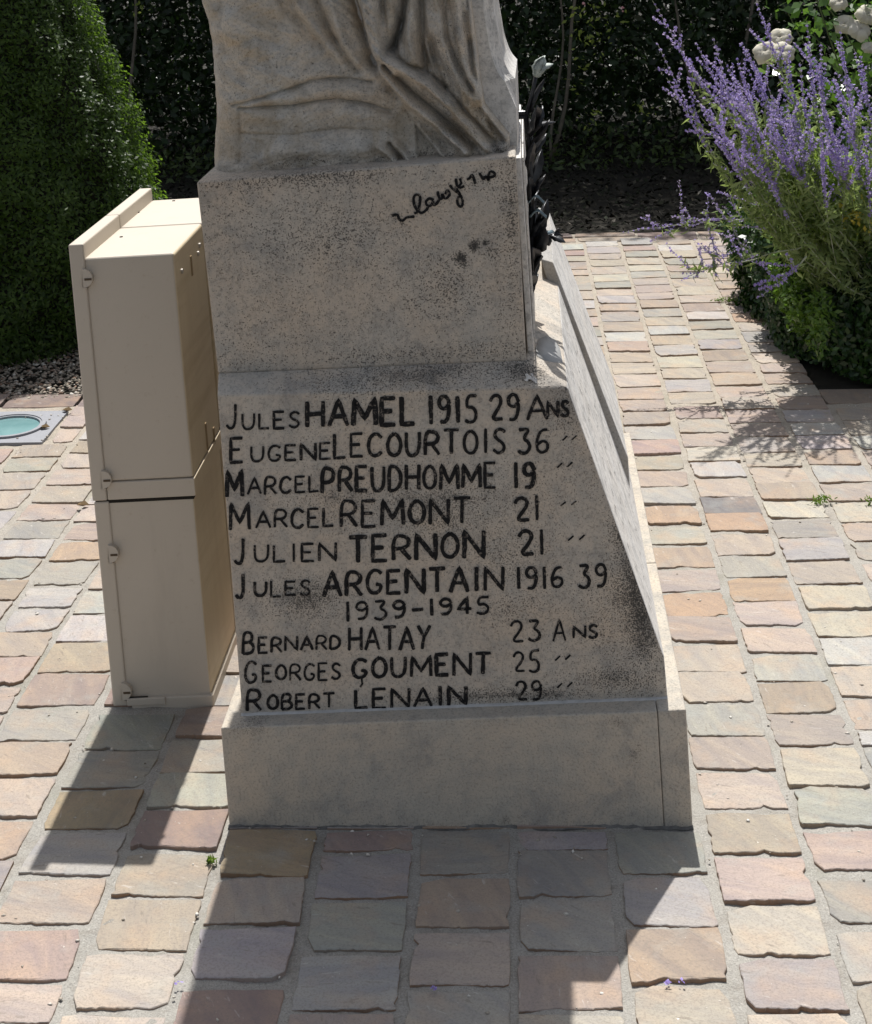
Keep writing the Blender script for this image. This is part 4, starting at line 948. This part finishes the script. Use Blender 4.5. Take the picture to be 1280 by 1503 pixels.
# leaves coloured paler to stand for sunlight coming through gaps
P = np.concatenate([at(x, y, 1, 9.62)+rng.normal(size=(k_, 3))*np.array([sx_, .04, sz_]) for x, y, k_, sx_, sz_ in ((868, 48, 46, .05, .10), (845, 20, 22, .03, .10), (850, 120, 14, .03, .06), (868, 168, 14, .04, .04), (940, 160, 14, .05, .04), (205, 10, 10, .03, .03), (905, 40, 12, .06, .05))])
link('sun_patch_leaves', leafset('sun_patch_leaves', P-np.array([0, 10.2, 0]), np.tile([0, -.7, .6], (len(P), 1)), .034, .45, .7), leafmat('sun_patch_leaf', (.16, .22, .03), (.48, .55, .12), .4), hedge)
# a few pale pink blossoms high in the hedge
M_pink = islandmat('pink_petal', [(0, (.65, .25, .28)), (1, (.8, .45, .45))])
for (x, y) in ((857, 6), (914, 12)):
    c = at(x, y, 1, 9.55); P = c+rng.normal(size=(5, 3))*.006
    o = link('blossom', leafset('blossom', P-np.array([0, 10.2, 0]), np.tile([0, -.7, .5], (5, 1)), .016, .8, .6), M_pink, hedge)

# ------------------------------------------------------------------ right bed: box bush, sage, roses
M_box = leafmat('box_leaf', (.012, .034, .009), (.040, .090, .018), .22, .32, .45)
bxc = np.array([1.86, 6.0, 0])
box = tag(empty('box_bush', Matrix.Translation(tuple(bxc))), 'dense glossy green box bush filling the bed corner at right', 'shrub')
n = 90000; hx, hy, hz = .66, .88, .60
v = rdir(n); v[:, 2] = np.abs(v[:, 2]); k = (np.abs(v[:, 0])**3.2+np.abs(v[:, 1])**3.2+np.abs(v[:, 2])**3.2)**(-1/3.2)
lump = 1+.05*np.sin(v[:, 0]*9+v[:, 2]*7)+.05*np.sin(v[:, 1]*11-v[:, 2]*5)+.03*np.sin(v[:, 0]*23+v[:, 1]*19)
dd = 1-rng.random(n)**1.7*.16; P = v*(k*lump*dd)[:, None]*np.array([hx, hy, hz]); P += rng.normal(size=P.shape)*.014; P[:, 2] = np.maximum(P[:, 2], .01)
link('foliage', leafset('foliage', P, v, .026, .55, .85, .2), M_box, box)
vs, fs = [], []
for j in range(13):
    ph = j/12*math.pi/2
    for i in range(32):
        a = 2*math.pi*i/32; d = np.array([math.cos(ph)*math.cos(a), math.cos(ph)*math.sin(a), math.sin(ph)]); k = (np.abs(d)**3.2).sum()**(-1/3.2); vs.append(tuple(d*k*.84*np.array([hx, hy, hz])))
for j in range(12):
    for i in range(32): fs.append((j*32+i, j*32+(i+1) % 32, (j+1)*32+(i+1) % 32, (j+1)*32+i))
link('light_block_core', pydata('light_block_core', vs, fs), M_core, box)
# upright shoots on its top and left flank, painted brighter as if sunlit
G = []
for i in range(150):
    k_ = random.random(); a = at(1106+k_*74+random.uniform(-6, 45), 330+k_*180+random.uniform(-40, 25), 1, 6.0-.85*k_+random.uniform(-.1, .1)); ln = random.uniform(.05, .13); m_ = 26
    t = rng.random(m_); G.append(a+np.stack([.012*rng.normal(size=m_)+t*random.uniform(-.04, .02), .012*rng.normal(size=m_), t*ln], 1))
P = np.concatenate(G)-bxc; link('shoots', leafset('shoots', P, np.tile([0, -.2, .7], (len(P), 1)), .026, .42, .9), leafmat('sun_brightened_box_leaf', (.045, .10, .018), (.14, .24, .04), .38, .3, .6), box)

# Russian sage
M_sstem = plain('pale_sage_stem', (.30, .33, .24), .8, var=.15)
M_sleaf = leafmat('sage_leaf', (.13, .19, .08), (.30, .37, .17), .42, .7, .2)
M_sflow = leafmat('violet_flower', (.22, .16, .52), (.50, .41, .86), .35, .7, .2)
def sage(name, label, specs, group=None, seed=1, leafy=.5, dens=1.0):
    """specs: list of (root point, tip point, bow, flowering part)"""
    random.seed(seed); r0_ = specs[0][0]
    root = tag(empty(name, Matrix.Translation(tuple(r0_[:2])+(0,))), label, 'flowering plant'); off = np.array([r0_[0], r0_[1], 0])
    GS = Geo(); FP, FA, LP = [], [], []
    def spike(p0, p1, fine, n, r):
        for i in range(n):
            u = i/max(1, n-1); c = p0+(p1-p0)*u; rr_ = r*(1-.6*u)
            for _ in range(fine): a = rdir(1)[0]; FP.append(c+a*rr_*random.uniform(.3, 1)); FA.append(a)
    for a, b, bow, fl in specs:
        a, b = np.array(a), np.array(b); L = np.linalg.norm(b-a); pts = []
        side = np.array([0, 0, -1.])*bow*L
        for i in range(11): u = i/10; pts.append(a+(b-a)*u+side*math.sin(math.pi*u)+np.array([.016*u*math.sin(u*5+L*19), .012*math.cos(u*7+L*31), .006*math.sin(u*17+L*7)]))
        GS.tube([p-off for p in pts], list(np.linspace(.0030, .0009, 11)), 5)
        def pt(u): k = min(9.999, u*10); i = int(k); return pts[i]+(pts[i+1]-pts[i])*(k-i)
        ax = (b-a)/L
        u = 1-fl; 
        while u < 1:
            c = pt(u); m_ = int((9 if u < .93 else 5)*dens)
            for _ in range(m_): d_ = rdir(1)[0]; FP.append(c+d_*.008*(1.15-.7*(u-1+fl)/fl)*random.uniform(.4, 1)); FA.append(d_)
            u += .016/L
        ns = int(fl*L/.035)
        for i in range(ns):       # side spikelets
            u = 1-fl+fl*.8*i/max(1, ns); c = pt(u); d_ = ax*.9+rdir(1)[0]*.85+np.array([0, 0, .25]); d_ /= np.linalg.norm(d_); l = random.uniform(.04, .15)*(1.1-(u-1+fl)/fl*.7)
            if random.random() < .12: continue
            e = c+d_*l+np.array([0, 0, .25*l]); GS.tube([c-off, e-off], [.0010, .0005], 4)
            k = int(l/.013)+1
            for j in range(k):
                q = c+(e-c)*((j+.6)/k)
                for _ in range(int(6*dens)): dd_ = rdir(1)[0]; FP.append(q+dd_*.0065*random.uniform(.4, 1)); FA.append(dd_)
        u = .12
        while u < 1-fl*.8:
            c = pt(u)
            for _ in range(int(16*leafy)+1): LP.append(c+rdir(1)[0]*random.uniform(.01, .035))
            u += .03/L
    link('stems', GS.mesh('stems'), M_sstem, root)
    FP_, FA_ = np.array(FP), np.array(FA)
    link('flowers', leafset('flowers', FP_-off, FA_, .0100, .65, .9), M_sflow, root)
    if LP: LP = np.array(LP); link('leaves', leafset('leaves', LP-off, np.tile([0, -.2, .5], (len(LP), 1)), .042, .22, .9), M_sleaf, root)
    return root
random.seed(11)
RX = lambda: at(random.uniform(1225, 1330), random.uniform(400, 450), 1, random.uniform(5.3, 5.6))
sp = []
for (tx, ty, y) in [(957, 2, 5.8), (957, 62, 5.75), (985, 116, 5.7), (1040, 56, 5.8), (1076, 84, 5.75), (1110, 6, 5.9), (1102, 70, 5.8), (1000, 90, 5.85), (1020, 130, 5.7), (1050, 120, 5.8), (1130, 110, 5.7), (1150, 60, 5.9), (1035, 165, 5.7), (1090, 150, 5.65), (1180, 90, 5.7), (1205, 60, 5.85), (1230, 110, 5.7), (1262, 70, 5.8), (1285, 120, 5.7), (1160, 150, 5.6), (1200, 150, 5.65), (1245, 160, 5.6), (1280, 190, 5.6), (1115, 190, 5.6), (1085, 205, 5.65), (1140, 215, 5.6), (1310, 60, 5.8), (1330, 140, 5.7), (1180, 30, 6.0), (1070, 130, 5.9), (1130, 140, 5.9), (1220, 200, 5.55), (1100, 100, 5.9), (1060, 90, 5.95), (1020, 60, 6.0), (1240, 40, 6.0), (1300, 20, 6.0)]+[(random.uniform(1040, 1290), random.uniform(90, 215), random.uniform(5.55, 6.1)) for _ in range(12)]:
    t = at(tx, ty, 1, y-.62); r = RX(); L = np.linalg.norm(t-r); sp.append((r, t, random.uniform(-.02, .20), min(.62, random.uniform(.22, .32)/L)))
sage('russian_sage', 'large Russian sage with upright violet flower spikes spilling over the bed', sp, seed=3)
def arc(pl, y): return [at(px, py, 1, y-.30) for px, py in pl]
a, b = arc([(1190, 318), (918, 344)], 5.55)
sp2 = [(a, b, -.035, .62)]
for p, q in [((1000, 332), (1010, 306)), ((1035, 328), (1040, 306)), ((1040, 330), (1062, 395)), ((1075, 326), (1100, 385)), ((985, 338), (968, 352))]:
    x, y_ = arc([p, q], 5.55); sp2.append((x, y_, 0, .9))
sage('sage_spray', 'single pale sage stem with violet tips reaching left over the far paving', sp2, seed=4, leafy=.4, dens=.6)
a, b = arc([(1190, 355), (990, 402)], 5.5); sp3 = [(a, b, .03, .5)]
for p, q in [((1010, 395), (1004, 375)), ((1030, 392), (1032, 360)), ((1050, 392), (1042, 352)), ((1065, 390), (1085, 398)), ((1020, 398), (1025, 412)), ((1045, 396), (1062, 412)), ((1090, 380), (1075, 345)), ((1105, 378), (1095, 350))]:
    x, y_ = arc([p, q], 5.5); sp3.append((x, y_, 0, .8))
sage('sage_spray', 'lower sage spray with many short violet tips hanging before the far paving', sp3, seed=5, leafy=.3, dens=.5)
a, b = arc([(1185, 380), (1108, 438)], 5.3); c_, d_ = arc([(1165, 395), (1160, 372)], 5.3)
sage('sage_spray', 'short deep violet sage tip drooping over the box bush', [(a, b, .02, .85), (c_, d_, 0, .8)], seed=6, leafy=.1)
# rose bush behind the sage
M_rleaf = leafmat('rose_leaf', (.035, .09, .02), (.12, .22, .045), .35, .3, .6); M_rpet = leafmat('cream_petal', (.60, .56, .48), (.74, .70, .62), .3, .6, .2)
M_yel = leafmat('yellow_flower', (.42, .34, .05), (.58, .50, .10), .3, .6, .2)
rb = np.array([1.95, 6.45, 0]); rose = tag(empty('rose_bush', Matrix.Translation(tuple(rb))), 'rose bush with creamy white double blooms above the sage', 'rose bush')
random.seed(9); GS = Geo(); LP = []
for i in range(26):
    t = at(random.uniform(1120, 1420), random.uniform(-60, 170), 1, random.uniform(6.2, 6.7))-rb; b0 = np.array([random.uniform(-.2, .2), random.uniform(-.2, .2), 0]); mid = (t+b0)/2+np.array([random.uniform(-.1, .1), 0, .15])
    pts = [(1-u)**2*b0+2*u*(1-u)*mid+u*u*t for u in np.linspace(0, 1, 9)]; GS.tube(pts, list(np.linspace(.006, .002, 9)), 6)
    for p in pts[3:]:
        for _ in range(15): LP.append(p+rng.normal(size=3)*.05)
link('stems', GS.mesh('stems'), plain('rose_stem', (.10, .13, .05), .6), rose)
LP = np.array(LP); link('leaves', leafset('leaves', LP, np.tile([0, -.3, .6], (len(LP), 1)), .05, .6, .7), M_rleaf, rose)
def bloom(px, py, y, R):
    c = at(px, py, 1, y)-rb; vs, fs = [], []
    ax0 = np.array([random.uniform(-.5, .3), -.8, .7]); ax0 /= np.linalg.norm(ax0); e1 = np.cross(ax0, [0, 0, 1]); e1 /= np.linalg.norm(e1); e2 = np.cross(ax0, e1)
    for layer in range(6):
        m_ = 4+layer; r_ = R*(.16+.84*layer/5); open_ = .12+1.15*(layer/5)**1.2
        for i in range(m_):
            a = 6.28*i/m_+layer*1.1+random.uniform(-.2, .2); o = len(vs); wd = .85*6.28/m_; rk = r_*random.uniform(.85, 1.1)
            for u in (0, .3, .6, .85, 1.0):
                ph = open_*(.25+.9*u)+(.35 if u == 1 and layer > 2 else 0)+random.uniform(-.03, .03)
                for k in (-1, -.5, 0, .5, 1):
                    th_ = a+wd*k*(.35+.65*math.sin(min(1, u+.15)*math.pi*.62)); rr_ = rk*(.35+.65*u)*(1-.10*abs(k)+random.uniform(-.05, .05))
                    if u == 1: rr_ *= 1-.10*abs(k)
                    vs.append(c+ax0*rr_*math.cos(ph)*.8+(e1*math.cos(th_)+e2*math.sin(th_))*rr_*math.sin(ph))
            for q in range(4):
                for k in range(4): z_ = o+q*5+k; fs.append((z_, z_+1, z_+6, z_+5))
    link('bloom', pydata('bloom', vs, fs), M_rpet, rose, smooth=True)
for b_4 in ((1125, 76, 6.12, .055), (1146, 56, 6.14, .05), (1148, 78, 6.08, .052), (1240, 36, 6.2, .05), (1262, 44, 6.18, .055), (1272, 22, 6.2, .05), (1232, 4, 6.25, .04), (1276, 70, 6.15, .03)): bloom(*b_4)
# low leafy perennial with yellow flowers between box and sage
per = tag(empty('leafy_perennial', Matrix.Translation((1.75, 6.0, 0))), 'grey green leafy perennial with yellow blooms between sage and box', 'perennial')
n = 11000; yy = 5.22+.55*rng.random(n)
P = np.array([at(px_, py_, 1, y_) for px_, py_, y_ in zip(1128+rng.random(n)**.8*200, 225+rng.random(n)*130, yy)])
keep = (P[:, 0] > 1.20+.05*rng.random(n)-.30*(P[:, 2]-.55)); P = P[keep]
link('leaves', leafset('leaves', P-np.array([1.75, 6.0, 0]), np.tile([0, -.2, .5], (len(P), 1)), .040, .24, .9), leafmat('perennial_leaf', (.12, .19, .045), (.34, .45, .12), .48, .5, .35), per)
P = np.array([at(px_, py_, 1, 5.18) for px_, py_ in zip(1262+rng.normal(size=60)*13, 312+rng.normal(size=60)*15)])
tag(link('yellow_flowers', leafset('yellow_flowers', P-np.array([1.75, 6.0, 0]), np.tile([0, -.6, .5], (len(P), 1)), .020, .6, .7), M_yel, per), kind='stuff')
G = Geo()
for i in range(40):
    b0 = np.array([random.uniform(-.35, .25), random.uniform(-.75, -.35), .3]); G.tube([b0, b0+np.array([random.uniform(-.2, .05), random.uniform(-.1, .1), random.uniform(.2, .5)])], [.003, .0015], 5)
link('stems', G.mesh('stems'), M_sstem, per)
# violet crumbs fallen on the paving
P = np.array([at(x, y, 2, .012) for x, y in ((640, 1452), (637, 1450), (997, 1441), (980, 1441), (262, 1442))]); P = np.repeat(P, 4, 0)+rng.normal(size=(20, 3))*np.array([.003, .003, .001])
tag(link('fallen_petals', leafset('fallen_petals', P, np.tile([0, 0, 1.], (20, 1)), .007, .6, .5), M_sflow), kind='stuff')
